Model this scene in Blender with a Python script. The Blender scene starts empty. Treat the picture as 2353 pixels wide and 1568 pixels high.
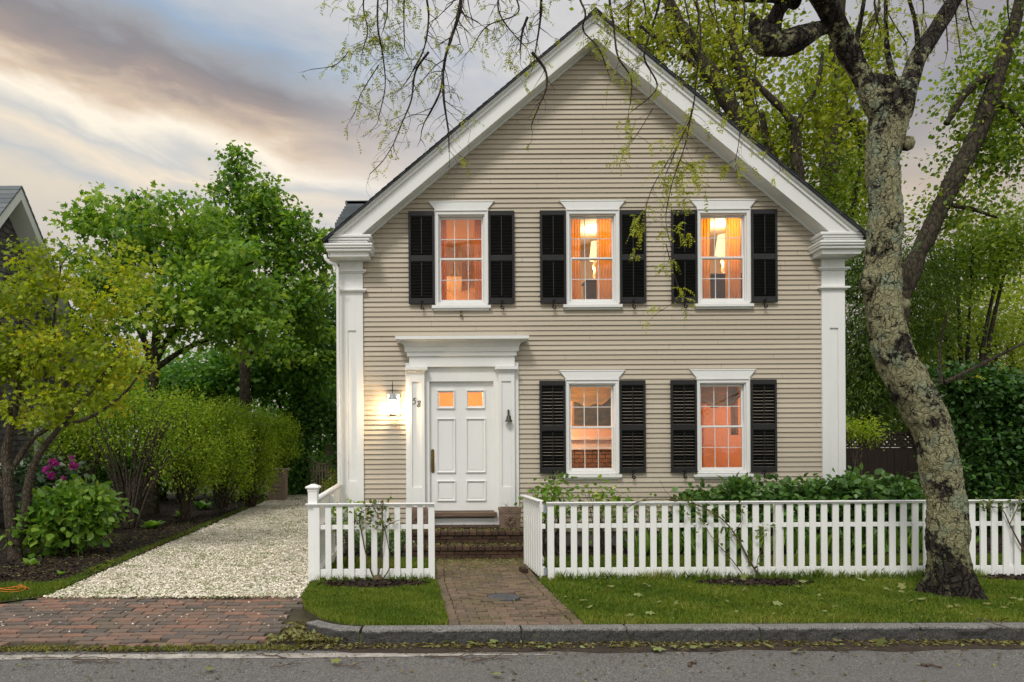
import bpy, math, random
import numpy as np
from mathutils import Vector, noise as mnoise
R = math.radians
S = bpy.context.scene
COL = S.collection
random.seed(7)
rng = np.random.default_rng(11)

# ------------------------------------------------------------------ camera constants
F, CX, CY, H, ROLL = 1600.0, 1040.0, 1030.0, 1.565, 0.0056

def at(x, y, Z):
    """point at depth Z whose survey reading (2353 px wide plan of the photo) is x, y"""
    up, vp = x - CX, y - CY
    u, v = up - vp * ROLL, vp + up * ROLL
    return Vector((u / F * Z, Z, H - v / F * Z))

def ground_at(x, y, z=0.0):
    up, vp = x - CX, y - CY
    u, v = up - vp * ROLL, vp + up * ROLL
    Z = (H - z) * F / v
    return Vector((u / F * Z, Z, z))

# ------------------------------------------------------------------ object helpers
WL = {}

def tag(o, label=None, cat=None, group=None, kind=None):
    if label: o['label'] = label
    if cat: o['category'] = cat
    if group: o['group'] = group
    if kind: o['kind'] = kind
    return o

def thing(name, label, cat, loc=(0, 0, 0), group=None):
    o = bpy.data.objects.new(name, None)
    o.empty_display_size = 0.1
    COL.objects.link(o)
    o.location = loc
    WL[o.name] = Vector(loc)
    return tag(o, label, cat, group)

def link_mesh(name, me, mat, parent=None, bevel=0.0, smooth=False):
    me.name = name
    o = bpy.data.objects.new(name, me)
    COL.objects.link(o)
    if mat is not None and not me.materials:
        me.materials.append(mat)
    if parent is not None:
        o.parent = parent
    WL[o.name] = WL.get(parent.name, Vector()) if parent is not None else Vector()
    if smooth:
        me.polygons.foreach_set('use_smooth', [True] * len(me.polygons))
    if bevel:
        b = o.modifiers.new('bevel', 'BEVEL')
        b.width = bevel; b.segments = 2; b.limit_method = 'ANGLE'; b.angle_limit = R(40)
    return o

def copy_tree(o, parent=None):
    c = o.copy(); COL.objects.link(c)
    if parent is not None: c.parent = parent
    WL[c.name] = WL.get(o.name, Vector())
    for ch in list(o.children):
        copy_tree(ch, c)
    return c

class MB:
    def __init__(s): s.v = []; s.f = []; s.t = []
    def add(s, vs, fs, t=0.5):
        b = len(s.v); s.v.extend([tuple(p) for p in vs])
        for f in fs:
            s.f.append(tuple(b + i for i in f)); s.t.append(t)
        return s
    def box(s, x0, x1, y0, y1, z0, z1, t=0.5):
        vs = [(x0,y0,z0),(x1,y0,z0),(x1,y1,z0),(x0,y1,z0),(x0,y0,z1),(x1,y0,z1),(x1,y1,z1),(x0,y1,z1)]
        return s.add(vs, [(0,3,2,1),(4,5,6,7),(0,1,5,4),(1,2,6,5),(2,3,7,6),(3,0,4,7)], t)
    def obox(s, c, ax, ay, az, t=0.5):
        """oriented box: centre and three half-axis vectors"""
        c = Vector(c); vs = []
        for k in (-1, 1):
            for i, j in ((-1,-1),(1,-1),(1,1),(-1,1)):
                vs.append(c + ax*i + ay*j + az*k)
        return s.add(vs, [(0,3,2,1),(4,5,6,7),(0,1,5,4),(1,2,6,5),(2,3,7,6),(3,0,4,7)], t)
    def prism(s, poly, y0, y1, t=0.5):
        """polygon in x,z (counter clockwise seen from -y) pushed from y0 to y1"""
        n = len(poly)
        a = sum(poly[i][0]*poly[(i+1)%n][1]-poly[(i+1)%n][0]*poly[i][1] for i in range(n))
        if a < 0: poly = poly[::-1]
        vs = [(p[0], y0, p[1]) for p in poly] + [(p[0], y1, p[1]) for p in poly]
        fs = [tuple(range(n)), tuple(range(2*n-1, n-1, -1))]
        fs += [(i, n+i, n+(i+1)%n, (i+1)%n) for i in range(n)]
        return s.add(vs, fs, t)
    def zprism(s, poly, z0, z1, t=0.5):
        n = len(poly)
        a = sum(poly[i][0]*poly[(i+1)%n][1]-poly[(i+1)%n][0]*poly[i][1] for i in range(n))
        if a < 0: poly = poly[::-1]
        vs = [(p[0], p[1], z0) for p in poly] + [(p[0], p[1], z1) for p in poly]
        fs = [tuple(range(n-1, -1, -1)), tuple(range(n, 2*n))]
        fs += [(i, (i+1)%n, n+(i+1)%n, n+i) for i in range(n)]
        return s.add(vs, fs, t)
    def tube(s, pts, rad, n=6, t=0.5, cap=True):
        pts = [Vector(p) for p in pts]
        m = len(pts)
        if not hasattr(rad, '__len__'): rad = [rad]*m
        up = None; vs = []
        for i, p in enumerate(pts):
            d = (pts[min(i+1, m-1)] - pts[max(i-1, 0)])
            if d.length < 1e-9: d = Vector((0,0,1))
            d.normalize()
            if up is None:
                up = d.orthogonal().normalized()
            up = (up - d*up.dot(d))
            if up.length < 1e-6: up = d.orthogonal()
            up.normalize(); w = d.cross(up)
            for k in range(n):
                a = 2*math.pi*k/n
                vs.append(p + (up*math.cos(a) + w*math.sin(a))*rad[i])
        fs = []
        for i in range(m-1):
            for k in range(n):
                fs.append((i*n+k, i*n+(k+1)%n, (i+1)*n+(k+1)%n, (i+1)*n+k))
        if cap:
            fs.append(tuple(range(n-1, -1, -1))); fs.append(tuple((m-1)*n+k for k in range(n)))
        return s.add(vs, fs, t)
    def lathe(s, prof, c, n=16, t=0.5):
        """profile of (radius, z) turned round the vertical through c"""
        c = Vector(c); vs = []; m = len(prof)
        for r, z in prof:
            for k in range(n):
                a = 2*math.pi*k/n
                vs.append((c.x+r*math.cos(a), c.y+r*math.sin(a), c.z+z))
        fs = [(i*n+k, i*n+(k+1)%n, (i+1)*n+(k+1)%n, (i+1)*n+k) for i in range(m-1) for k in range(n)]
        fs.append(tuple(range(n-1,-1,-1))); fs.append(tuple((m-1)*n+k for k in range(n)))
        return s.add(vs, fs, t)
    def build(s, name, mat, parent=None, bevel=0.0, smooth=False, tint=False):
        off = WL.get(parent.name, Vector()) if parent is not None else Vector()
        me = bpy.data.meshes.new(name)
        me.from_pydata([(p[0]-off.x, p[1]-off.y, p[2]-off.z) for p in s.v], [], s.f)
        if tint:
            a = me.attributes.new('tint', 'FLOAT', 'FACE'); a.data.foreach_set('value', s.t)
        me.update()
        return link_mesh(name, me, mat, parent, bevel, smooth)

def arrays_mesh(name, V, faces_k, tint, mat, parent=None, off=None):
    """V (n,3); faces_k list of (k, index array (m,k)); tint per face in the same order"""
    if off is None: off = WL.get(parent.name, Vector()) if parent is not None else Vector()
    V = V - np.array(off)[None, :]
    me = bpy.data.meshes.new(name)
    me.vertices.add(len(V)); me.vertices.foreach_set('co', V.astype(np.float32).ravel())
    idx = np.concatenate([f.ravel() for f in faces_k]); tot = np.concatenate([np.full(len(f), f.shape[1]) for f in faces_k])
    start = np.concatenate([[0], np.cumsum(tot)[:-1]])
    me.loops.add(len(idx)); me.loops.foreach_set('vertex_index', idx.astype(np.int32))
    me.polygons.add(len(tot)); me.polygons.foreach_set('loop_start', start.astype(np.int32))
    me.update(calc_edges=True)
    a = me.attributes.new('tint', 'FLOAT', 'FACE'); a.data.foreach_set('value', np.asarray(tint, dtype=np.float32))
    me.validate(clean_customdata=False)
    return link_mesh(name, me, mat, parent)

def nrm(a): return a/np.maximum(np.linalg.norm(a, axis=-1, keepdims=True), 1e-9)

SHAPES = {
 # (along, across, lift) outlines of unit leaves
 'leaf': np.array([(0,0,0),(.38,.26,.06),(1,0,-.12),(.38,-.26,.06)]),
 'broad': np.array([(0,0,0),(.18,.24,.06),(.5,.36,.07),(.8,.2,0),(1.02,0,-.12),(.8,-.2,0),(.5,-.36,.07),(.18,-.24,.06)]),
 'maple': np.array([(0,0,0),(.1,.34,.03),(.34,.22,.05),(.55,.52,0),(.62,.2,.03),(1,0,-.08),(.62,-.2,.03),(.55,-.52,0),(.34,-.22,.05),(.1,-.34,.03)]),
 'thin': np.array([(0,0,0),(.4,.12,.04),(1,0,-.15),(.4,-.12,.04)]),
}

def leaf_arrays(P, D, N, size, shape):
    """P base points, D directions, N rough normals, size lengths"""
    sh = SHAPES[shape]; D = nrm(D); W = nrm(np.cross(N, D)); U = np.cross(D, W)
    k = len(sh); s = size[:, None, None]
    V = P[:, None, :] + s*(D[:, None, :]*sh[None, :, 0:1] + W[:, None, :]*sh[None, :, 1:2] + U[:, None, :]*sh[None, :, 2:3])
    Fx = np.arange(len(P)*k).reshape(len(P), k)
    return V.reshape(-1, 3), Fx

def scatter_leaves(ends, dirs, per, spread, size, g, droop=.25, up=.8, flat=.7, tint=(.5,.25,.2), back=0.5):
    """leaves round twig ends: returns P, D, N, size, tint"""
    n = len(ends)
    e = np.repeat(ends, per, 0); d = np.repeat(dirs, per, 0)
    off = g.normal(0, 1, (n*per, 3))*spread*np.array([1, 1, flat])
    P = e + off - d*g.random((n*per, 1))*back*spread
    D = nrm(off)*.8 + d*.5 + g.normal(0, .6, (n*per, 3)) + np.array([0, 0, -droop])
    N = g.normal(0, .6, (n*per, 3)) + np.array([0, 0, up])
    sz = size*(.6 + .7*g.random(n*per))
    ct = np.repeat(g.normal(0, tint[1], n), per)
    t = np.clip(tint[0] + ct + g.normal(0, tint[2], n*per), 0, 1)
    return P, D, N, sz, t
# ------------------------------------------------------------------ materials
def new_mat(name):
    m = bpy.data.materials.new(name); m.use_nodes = True
    nt = m.node_tree; nt.nodes.clear()
    out = nt.nodes.new('ShaderNodeOutputMaterial')
    return m, nt, out

class G:
    """tiny node-graph writer"""
    def __init__(s, nt): s.nt = nt
    def n(s, typ, **kw):
        nd = s.nt.nodes.new(typ)
        for k, v in kw.items():
            if k.startswith('i_'):
                key = k[2:]
                key = int(key) if key.isdigit() else key.replace('_', ' ')
                nd.inputs[key].default_value = v
            else: setattr(nd, k, v)
        return nd
    def l(s, a, b): s.nt.links.new(a, b)
    def val(s, x, sock):
        if hasattr(x, 'is_linked') or hasattr(x, 'links'): s.l(x, sock)
        else: sock.default_value = x
    def math(s, op, a, b=0.0, c=None, clamp=False):
        nd = s.nt.nodes.new('ShaderNodeMath'); nd.operation = op; nd.use_clamp = clamp
        s.val(a, nd.inputs[0]); s.val(b, nd.inputs[1])
        if c is not None: s.val(c, nd.inputs[2])
        return nd.outputs[0]
    def mix(s, fac, a, b, mode='MIX'):
        nd = s.nt.nodes.new('ShaderNodeMix'); nd.data_type = 'RGBA'; nd.blend_type = mode
        s.val(fac, nd.inputs[0])
        for x, k in ((a, 6), (b, 7)):
            if isinstance(x, tuple): nd.inputs[k].default_value = (x[0], x[1], x[2], 1)
            else: s.l(x, nd.inputs[k])
        return nd.outputs[2]
    def ramp(s, fac, stops, interp='LINEAR'):
        nd = s.nt.nodes.new('ShaderNodeValToRGB'); cr = nd.color_ramp; cr.interpolation = interp
        while len(cr.elements) < len(stops): cr.elements.new(.5)
        for e, (p, c) in zip(cr.elements, stops):
            e.position = p
            e.color = (c, c, c, 1) if not hasattr(c, '__len__') else (c[0], c[1], c[2], 1)
        s.l(fac, nd.inputs[0]); return nd.outputs[0]
    def noise(s, scale, detail=4, rough=.55, vec=None, dist=0.0):
        nd = s.n('ShaderNodeTexNoise'); nd.inputs['Scale'].default_value = scale
        nd.inputs['Detail'].default_value = detail; nd.inputs['Roughness'].default_value = rough
        nd.inputs['Distortion'].default_value = dist
        if vec is not None: s.l(vec, nd.inputs['Vector'])
        return nd.outputs['Fac']
    def voro(s, scale, vec=None, feature='F1', out='Distance', rnd=1.0):
        nd = s.n('ShaderNodeTexVoronoi'); nd.feature = feature; nd.inputs['Scale'].default_value = scale
        nd.inputs['Randomness'].default_value = rnd
        if vec is not None: s.l(vec, nd.inputs['Vector'])
        return nd.outputs[out]
    def pos(s, scale=None):
        g = s.n('ShaderNodeNewGeometry').outputs['Position']
        if scale is None: return g
        mp = s.n('ShaderNodeMapping'); mp.inputs['Scale'].default_value = scale
        s.l(g, mp.inputs['Vector']); return mp.outputs[0]
    def bump(s, h, strength=.3, dist=.01):
        nd = s.n('ShaderNodeBump'); nd.inputs['Strength'].default_value = strength; nd.inputs['Distance'].default_value = dist
        s.l(h, nd.inputs['Height']); return nd.outputs[0]
    def tint(s):
        nd = s.n('ShaderNodeAttribute'); nd.attribute_name = 'tint'; return nd.outputs['Fac']
    def principled(s, out, col, rough=.6, bump=None, metal=0.0, spec=.4):
        p = s.n('ShaderNodeBsdfPrincipled')
        if isinstance(col, tuple): p.inputs['Base Color'].default_value = (col[0], col[1], col[2], 1)
        else: s.l(col, p.inputs['Base Color'])
        s.val(rough, p.inputs['Roughness']); p.inputs['Metallic'].default_value = metal
        p.inputs['Specular IOR Level'].default_value = spec
        if bump is not None: s.l(bump, p.inputs['Normal'])
        s.l(p.outputs[0], out.inputs[0]); return p

M = {}
def simple(name, c1, c2=None, scale=6, rough=.6, bump=.1, bscale=60, metal=0, spec=.4, stretch=(1,1,1), bdist=.004):
    m, nt, out = new_mat(name); g = G(nt); v = g.pos(stretch)
    c2 = c2 or tuple(x*.8 for x in c1)
    col = g.mix(g.ramp(g.noise(scale, 5, .6, v), [(.3, 0), (.7, 1)]), c1, c2)
    b = g.bump(g.noise(bscale, 3, .6, v), bump, bdist)
    g.principled(out, col, rough, b, metal, spec)
    M[name] = m; return m

def paint(name, c, dirt=(.42,.40,.34), amount=.25, rough=.45, splash=0):
    """old exterior paint: brush marks, faint grime streaks and specks"""
    m, nt, out = new_mat(name); g = G(nt)
    v = g.pos((1, 1, .25)); v2 = g.pos()
    n1 = g.ramp(g.noise(5, 6, .65, v), [(.45, 0), (.8, amount)])
    col = g.mix(n1, c, dirt)
    col = g.mix(g.ramp(g.noise(1.3, 3, .5, v2), [(.35, 0), (.7, .10)]), col, tuple(x*.8 for x in c))
    sp = g.math('LESS_THAN', g.voro(9, v2), .022)
    col = g.mix(g.math('MULTIPLY', sp, .6), col, (.12,.10,.08))
    if splash:
        zz = g.n('ShaderNodeSeparateXYZ'); g.l(v2, zz.inputs[0])
        sm = g.math('ADD', g.math('MULTIPLY', g.math('SUBTRACT', .10, zz.outputs[2]), 5.0), g.math('MULTIPLY', g.math('SUBTRACT', g.noise(16, 6, .7, v2), .5), 2.2), clamp=True)
        col = g.mix(g.math('MULTIPLY', sm, splash), col, (.26,.27,.17))
        mk = g.ramp(g.noise(3.0, 7, .7, g.pos((4,4,.6))), [(.60,0),(.72,.35)]); col = g.mix(mk, col, (.45,.46,.42))
    b = g.bump(g.noise(45, 3, .6, g.pos((1,1,.15))), .12, .003)
    g.principled(out, col, rough, b, 0, .4)
    M[name] = m; return m

def leafmat(name, cols, transl=.4, rough=.45, spec=.35, gain=1.0):
    cols = [tuple(min(.8, x*gain) for x in c) for c in cols]
    m, nt, out = new_mat(name); g = G(nt)
    st = [(i/(len(cols)-1), c) for i, c in enumerate(cols)]
    col = g.ramp(g.tint(), st)
    col = g.mix(g.ramp(g.noise(30, 2), [(.35, 0), (.65, .35)]), col, tuple(x*.6 for x in cols[len(cols)//2]))
    p = g.n('ShaderNodeBsdfPrincipled'); g.l(col, p.inputs['Base Color'])
    p.inputs['Roughness'].default_value = rough; p.inputs['Specular IOR Level'].default_value = spec
    t = g.n('ShaderNodeBsdfTranslucent')
    tc = g.mix(1.0, col, (1.35, 1.3, .6), 'MULTIPLY'); g.l(tc, t.inputs[0])
    mx = g.n('ShaderNodeMixShader'); mx.inputs[0].default_value = transl
    g.l(p.outputs[0], mx.inputs[1]); g.l(t.outputs[0], mx.inputs[2]); g.l(mx.outputs[0], out.inputs[0])
    M[name] = m; return m

def tintmat(name, cols, rough=.85, bscale=70, bump=.4, mottled=.35, moss=None, bdist=.006):
    """colour picked per face (each brick, chip or board its own)"""
    m, nt, out = new_mat(name); g = G(nt); v = g.pos()
    st = [(i/(len(cols)-1), c) for i, c in enumerate(cols)]
    col = g.ramp(g.tint(), st)
    col = g.mix(g.ramp(g.noise(14, 6, .7, v), [(.35, 0), (.75, mottled)]), col, tuple(x*.45 for x in cols[len(cols)//2]))
    if moss:
        col = g.mix(g.ramp(g.noise(moss[1], 6, .7, v), [(moss[2], 0), (moss[2]+.15, moss[3])]), col, moss[0])
    h = g.noise(bscale, 5, .7, v)
    g.principled(out, col, rough, g.bump(h, bump, bdist), 0, .25)
    M[name] = m; return m

# painted woodwork
paint('white_paint', (.77,.78,.77), amount=.12)
paint('fence_white', (.82,.83,.82), (.4,.42,.36), .12, .5, .55)
paint('shutter_black', (.012,.012,.013), (.05,.05,.045), .15, .38)
simple('black_iron', (.015,.015,.015), rough=.5, metal=.6)
# siding
m, nt, out = new_mat('siding'); g = G(nt)
base = g.ramp(g.tint(), [(0, (.44,.388,.305)), (.5, (.478,.422,.335)), (1, (.514,.457,.366))])
col = g.mix(g.ramp(g.noise(1.2, 5, .6, g.pos((.5,1,2))), [(.35,0),(.75,.22)]), base, (.44,.375,.30))
col = g.mix(g.ramp(g.noise(7, 6, .75, g.pos((3,1,.4))), [(.55,0),(.8,.32)]), col, (.30,.26,.2))
jt = g.n('ShaderNodeSeparateXYZ'); g.l(g.pos(), jt.inputs[0])
rowk = g.math('FLOOR', g.math('DIVIDE', g.math('SUBTRACT', jt.outputs[2], .235), .0777)); off_ = g.math('FRACT', g.math('MULTIPLY', g.math('SINE', g.math('MULTIPLY', rowk, 12.9898)), 437.58))
jx = g.math('FRACT', g.math('ADD', g.math('DIVIDE', jt.outputs[0], 3.3), off_)); col = g.mix(g.math('MULTIPLY', g.math('LESS_THAN', jx, .0016), .75), col, (.10,.085,.065))
sp = g.math('LESS_THAN', g.voro(5.5, g.pos()), .016)
col = g.mix(g.math('MULTIPLY', sp, .7), col, (.08,.06,.04))
g.principled(out, col, .55, g.bump(g.noise(90, 3, .6, g.pos((.25,1,1))), .12, .003), 0, .35); M['siding'] = m
# stone, soil, asphalt
m, nt, out = new_mat('granite'); g = G(nt); v = g.pos()
a = g.ramp(g.noise(95, 2, .6, v), [(.36,(.10,.10,.105)),(.5,(.30,.295,.285)),(.62,(.45,.44,.42)),(.75,(.52,.5,.47))])
a = g.mix(g.ramp(g.noise(6, 6, .7, v), [(.4,0),(.75,.55)]), a, (.13,.115,.09))
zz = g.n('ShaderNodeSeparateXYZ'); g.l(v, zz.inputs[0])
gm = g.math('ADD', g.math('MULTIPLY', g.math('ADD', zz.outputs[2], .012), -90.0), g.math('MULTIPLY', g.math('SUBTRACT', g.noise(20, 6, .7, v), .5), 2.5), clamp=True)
a = g.mix(g.math('MULTIPLY', gm, .78), a, (.026,.025,.023))          # road grime plus the upright face's shade, both put into the colour
h = g.math('ADD', g.noise(26, 7, .75, v), g.math('MULTIPLY', g.noise(7, 4, .6, v), 1.2))
g.principled(out, a, .8, g.bump(h, 1.0, .04), 0, .3); M['granite'] = m
m, nt, out = new_mat('asphalt'); g = G(nt); v = g.pos()
a = g.ramp(g.voro(120, v, 'F1', 'Color'), [(0,(.055,.054,.054)),(.5,(.135,.13,.126)),(.85,(.23,.222,.21)),(1,(.42,.40,.37))])
a = g.mix(g.ramp(g.noise(.9, 5, .6, v), [(.35,0),(.7,.5)]), a, (.12,.112,.105))
a = g.mix(g.ramp(g.noise(3.5, 7, .7, g.pos((.35,1,1))), [(.55,0),(.72,.35)]), a, (.17,.15,.125))
g.principled(out, a, .85, g.bump(g.math('ADD', g.voro(170, v), g.noise(30, 4, .6, v)), .5, .006), 0, .25); M['asphalt'] = m
m, nt, out = new_mat('road_paint'); g = G(nt); v = g.pos()
a = g.mix(g.ramp(g.noise(9, 7, .75, v), [(.36,0),(.60,.9)]), (.50,.46,.41), (.22,.205,.19))
g.principled(out, a, .8, g.bump(g.voro(170, v), .4, .004)); M['road_paint'] = m
simple('soil', (.055,.040,.028), (.028,.02,.014), 9, .95, .8, 40, bdist=.02)
simple('mulch', (.030,.020,.014), (.012,.008,.006), 25, .95, 1, 60, bdist=.03)
simple('turf', (.055,.095,.018), (.08,.085,.03), 5, .9, .8, 60, bdist=.02)
simple('field', (.06,.09,.025), (.09,.09,.04), .5, .95, .5, 8)
m, nt, out = new_mat('shell_gravel'); g = G(nt); v = g.pos((1,1,1))
vc = g.voro(58, v, 'F1', 'Color'); sep = g.n('ShaderNodeSeparateColor'); g.l(vc, sep.inputs[0])
a = g.ramp(sep.outputs[0], [(0,(.30,.25,.18)),(.25,(.66,.59,.45)),(.6,(.82,.76,.63)),(1,(.88,.85,.77))])
gap = g.ramp(g.voro(58, v, 'DISTANCE_TO_EDGE'), [(0,1),(.16,0)])
a = g.mix(gap, a, (.09,.07,.035))
pt = g.ramp(g.noise(2.3, 9, .78, v), [(.56,0),(.66,.65)])
a = g.mix(pt, a, (.11,.12,.045))
g.principled(out, a, .8, g.bump(g.voro(58, v), .9, .015)); M['shell_gravel'] = m
# bricks
tintmat('paver_brick', [(.115,.09,.065),(.15,.11,.08),(.18,.125,.09),(.21,.145,.105)], moss=((.10,.095,.03), 2.2, .5, .5))
tintmat('apron_brick', [(.11,.10,.092),(.165,.132,.11),(.215,.145,.112),(.28,.155,.112)], moss=((.13,.12,.07), 1.6, .55, .35))
tintmat('step_brick', [(.05,.032,.022),(.075,.045,.03),(.10,.06,.04)], mottled=.6, moss=((.20,.16,.02), 7, .62, .8))
simple('joint_soil', (.045,.036,.022), (.065,.06,.028), 8, .95, .6, 50)
simple('concrete', (.26,.235,.21), (.18,.16,.14), 9, .9, .5, 50)
simple('planter_stone', (.24,.17,.13), (.13,.09,.065), 12, .9, .6, 70)
# bark
def bark(name, dark, mid, lichen, thr, sc=9, stretch=(1,1,.35), bd=.03, lsc=11):
    m, nt, out = new_mat(name); g = G(nt); v = g.pos(stretch); w = g.pos()
    ridges = g.voro(sc*2.2, v, 'DISTANCE_TO_EDGE')
    c = g.mix(g.ramp(ridges, [(0,0),(.18,1)]), dark, mid)
    c = g.mix(g.ramp(g.noise(sc*3, 6, .7, w), [(.3,0),(.7,.6)]), c, dark)
    ln = g.math('ADD', g.math('MULTIPLY', g.noise(lsc, 8, .75, w), .65), g.math('MULTIPLY', g.noise(lsc*.25, 3, .5, w), .35))
    lm = g.ramp(ln, [(thr, 0), (thr+.045, .95)])
    lc = g.mix(g.ramp(g.noise(lsc*3.5, 4, .7, w), [(.35,0),(.65,1)]), lichen, tuple(x*.5 for x in lichen))
    lc = g.mix(g.ramp(g.noise(lsc*.35, 3, .5, w), [(.5,0),(.62,.6)]), lc, (lichen[0]*.72, lichen[1]*.9, lichen[2]*1.05))
    c = g.mix(lm, c, lc)
    h = g.math('ADD', g.math('MULTIPLY', ridges, 1.2), g.math('ADD', g.math('MULTIPLY', lm, .35), g.noise(sc*6, 6, .7, w)))
    g.principled(out, c, .92, g.bump(h, .9, bd), 0, .15); M[name] = m
m, nt, out = new_mat('lichen_bark'); g = G(nt); w = g.pos(); v = g.pos((1,1,.42)); wz_ = g.n('ShaderNodeSeparateXYZ'); g.l(w, wz_.inputs[0])
wob = g.n('ShaderNodeTexNoise'); wob.inputs['Scale'].default_value = 7; g.l(w, wob.inputs['Vector'])
vv = g.n('ShaderNodeVectorMath'); vv.operation = 'MULTIPLY_ADD'; g.l(wob.outputs['Color'], vv.inputs[0]); vv.inputs[1].default_value = (.16,.16,.16); g.l(v, vv.inputs[2])
edge_ = g.voro(15, vv.outputs[0], 'DISTANCE_TO_EDGE'); edge2 = g.voro(34, vv.outputs[0], 'DISTANCE_TO_EDGE')
c = g.mix(g.ramp(edge_, [(0,0),(.22,1)]), (.010,.008,.007), (.095,.078,.066))
c = g.mix(g.ramp(g.noise(40, 6, .7, w), [(.35,0),(.7,.6)]), c, (.02,.016,.014))
low = g.math('MULTIPLY', g.math('SUBTRACT', .75, wz_.outputs[2]), .16); low = g.math('MAXIMUM', low, 0)          # less crust on the buttressed foot
high = g.math('MAXIMUM', g.math('MULTIPLY', g.math('SUBTRACT', wz_.outputs[2], 4.6), .07), 0)                    # less overhead too: the limbs' dark silhouette put into the colour
ln = g.math('ADD', g.math('MULTIPLY', g.noise(15, 9, .78, w), .6), g.math('MULTIPLY', g.noise(3.2, 3, .5, w), .4)); ln = g.math('SUBTRACT', ln, g.math('ADD', low, high))
lm = g.ramp(ln, [(.446, 0), (.474, 1)])
lc = g.mix(g.ramp(g.noise(55, 5, .7, w), [(.32,0),(.66,1)]), (.62,.59,.36), (.30,.29,.16))
lc = g.mix(g.ramp(g.noise(4.5, 3, .5, w), [(.52,0),(.62,.75)]), lc, (.38,.46,.32))
lc = g.mix(g.math('MULTIPLY', low, 7.0, clamp=True), lc, (.17,.185,.05))
c = g.mix(lm, c, lc)
ck = g.math('MULTIPLY', g.ramp(edge_, [(.015,1),(.075,0)]), g.ramp(g.noise(6, 3, .5, w), [(.46,0),(.6,.95)])); c = g.mix(ck, c, (.010,.008,.007))
ck2 = g.math('MULTIPLY', g.ramp(edge2, [(.01,1),(.07,0)]), .35); c = g.mix(ck2, c, (.02,.017,.013))
h = g.math('ADD', g.math('MULTIPLY', g.ramp(edge_, [(0,0),(.12,1)]), .7), g.math('ADD', g.math('MULTIPLY', lm, .5), g.math('ADD', g.math('MULTIPLY', g.noise(26, 4, .6, w), 1.2), g.noise(70, 6, .75, w))))
g.principled(out, c, .92, g.bump(h, 1.0, .05), 0, .15); M['lichen_bark'] = m
bark('dark_bark', (.02,.016,.012), (.085,.07,.05), (.12,.14,.055), .54, 6)
bark('young_bark', (.035,.028,.022), (.15,.12,.09), (.25,.23,.16), .56, 14)
bark('twig_bark', (.03,.025,.02), (.10,.08,.055), (.16,.16,.09), .60, 14)
simple('cane', (.11,.09,.035), (.07,.04,.025), 20, .7, .4, 60)
simple('dry_twig', (.13,.095,.065), (.08,.05,.035), 20, .85, .4, 60)
# foliage
leafmat('maple_leaf', [(.030,.080,.012),(.07,.155,.02),(.145,.25,.03),(.27,.36,.05)], .48, gain=1.6)
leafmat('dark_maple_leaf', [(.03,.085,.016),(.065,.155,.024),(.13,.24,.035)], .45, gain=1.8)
leafmat('golden_leaf', [(.12,.19,.014),(.23,.32,.02),(.37,.43,.025),(.50,.42,.035)], .48, gain=1.2)
leafmat('privet_leaf', [(.08,.16,.014),(.17,.29,.02),(.275,.40,.03),(.42,.50,.05)], .5, gain=1.25)
leafmat('hydrangea_leaf', [(.05,.125,.016),(.10,.215,.026),(.17,.30,.04),(.27,.38,.06)], .38, .38, .45, gain=1.25)
leafmat('glossy_leaf', [(.024,.065,.016),(.05,.115,.024),(.09,.19,.038),(.14,.26,.06)], .3, .3, .55, gain=1.35)
leafmat('rhodo_leaf', [(.02,.05,.018),(.04,.085,.03),(.09,.14,.05)], .15, .35)
leafmat('locust_leaf', [(.10,.15,.014),(.19,.25,.018),(.31,.36,.028),(.42,.43,.04)], .48, gain=1.15)
leafmat('far_leaf', [(.05,.11,.014),(.12,.20,.022),(.23,.32,.034),(.34,.40,.055)], .48, gain=1.25)
leafmat('conifer_leaf', [(.03,.07,.014),(.08,.145,.02),(.17,.25,.035)], gain=1.2)
leafmat('ivy_leaf', [(.02,.06,.015),(.05,.12,.024),(.11,.21,.045)], .3, .35, .5, gain=2.0)
leafmat('yew_leaf', [(.014,.042,.010),(.032,.085,.017),(.085,.185,.03)], .28, gain=1.25)
leafmat('rose_leaf', [(.06,.11,.02),(.11,.17,.03),(.19,.22,.04)])
leafmat('grass_blade', [(.05,.105,.012),(.11,.19,.018),(.20,.28,.03),(.36,.32,.09)], .42, .5, gain=1.12)
leafmat('litter_leaf', [(.06,.04,.018),(.13,.10,.035),(.24,.22,.06),(.26,.33,.12)], .25, .6)
leafmat('magenta_petal', [(.30,.015,.22),(.50,.05,.38)], .3)
tintmat('shell_chip', [(.30,.25,.18),(.72,.65,.50),(.82,.76,.62),(.88,.84,.74)], .7, 80, .2, .15)
# wood, metal, roofs
simple('weathered_wood', (.34,.29,.21), (.20,.165,.12), 4, .9, .6, 30, stretch=(6,6,.6))
simple('dark_wood', (.030,.018,.012), (.015,.010,.008), 5, .85, .5, 30, stretch=(8,8,.6))
simple('grey_board', (.32,.24,.19), (.22,.16,.12), 5, .85, .5, 30, stretch=(1,8,8))
simple('sill_wood', (.19,.13,.085), (.10,.065,.045), 5, .7, .4, 40, stretch=(.6,6,6))
simple('brass', (.30,.21,.08), (.10,.07,.03), 30, .35, .1, 80, metal=1)
simple('bronze', (.09,.075,.045), (.05,.06,.05), 30, .5, .2, 80, metal=.7)
simple('cast_iron', (.115,.125,.14), (.07,.07,.075), 20, .6, .4, 60, metal=.2)
simple('galvanised', (.36,.39,.43), (.25,.28,.32), 8, .5, .1, 40, metal=.2)
simple('numeral_iron', (.06,.055,.05), rough=.6)
simple('door_mat', (.055,.03,.022), (.03,.018,.014), 30, .95, .8, 90)
simple('white_plastic', (.7,.69,.66), rough=.4)
m, nt, out = new_mat('roof_shingle'); g = G(nt); v = g.pos()
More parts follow.
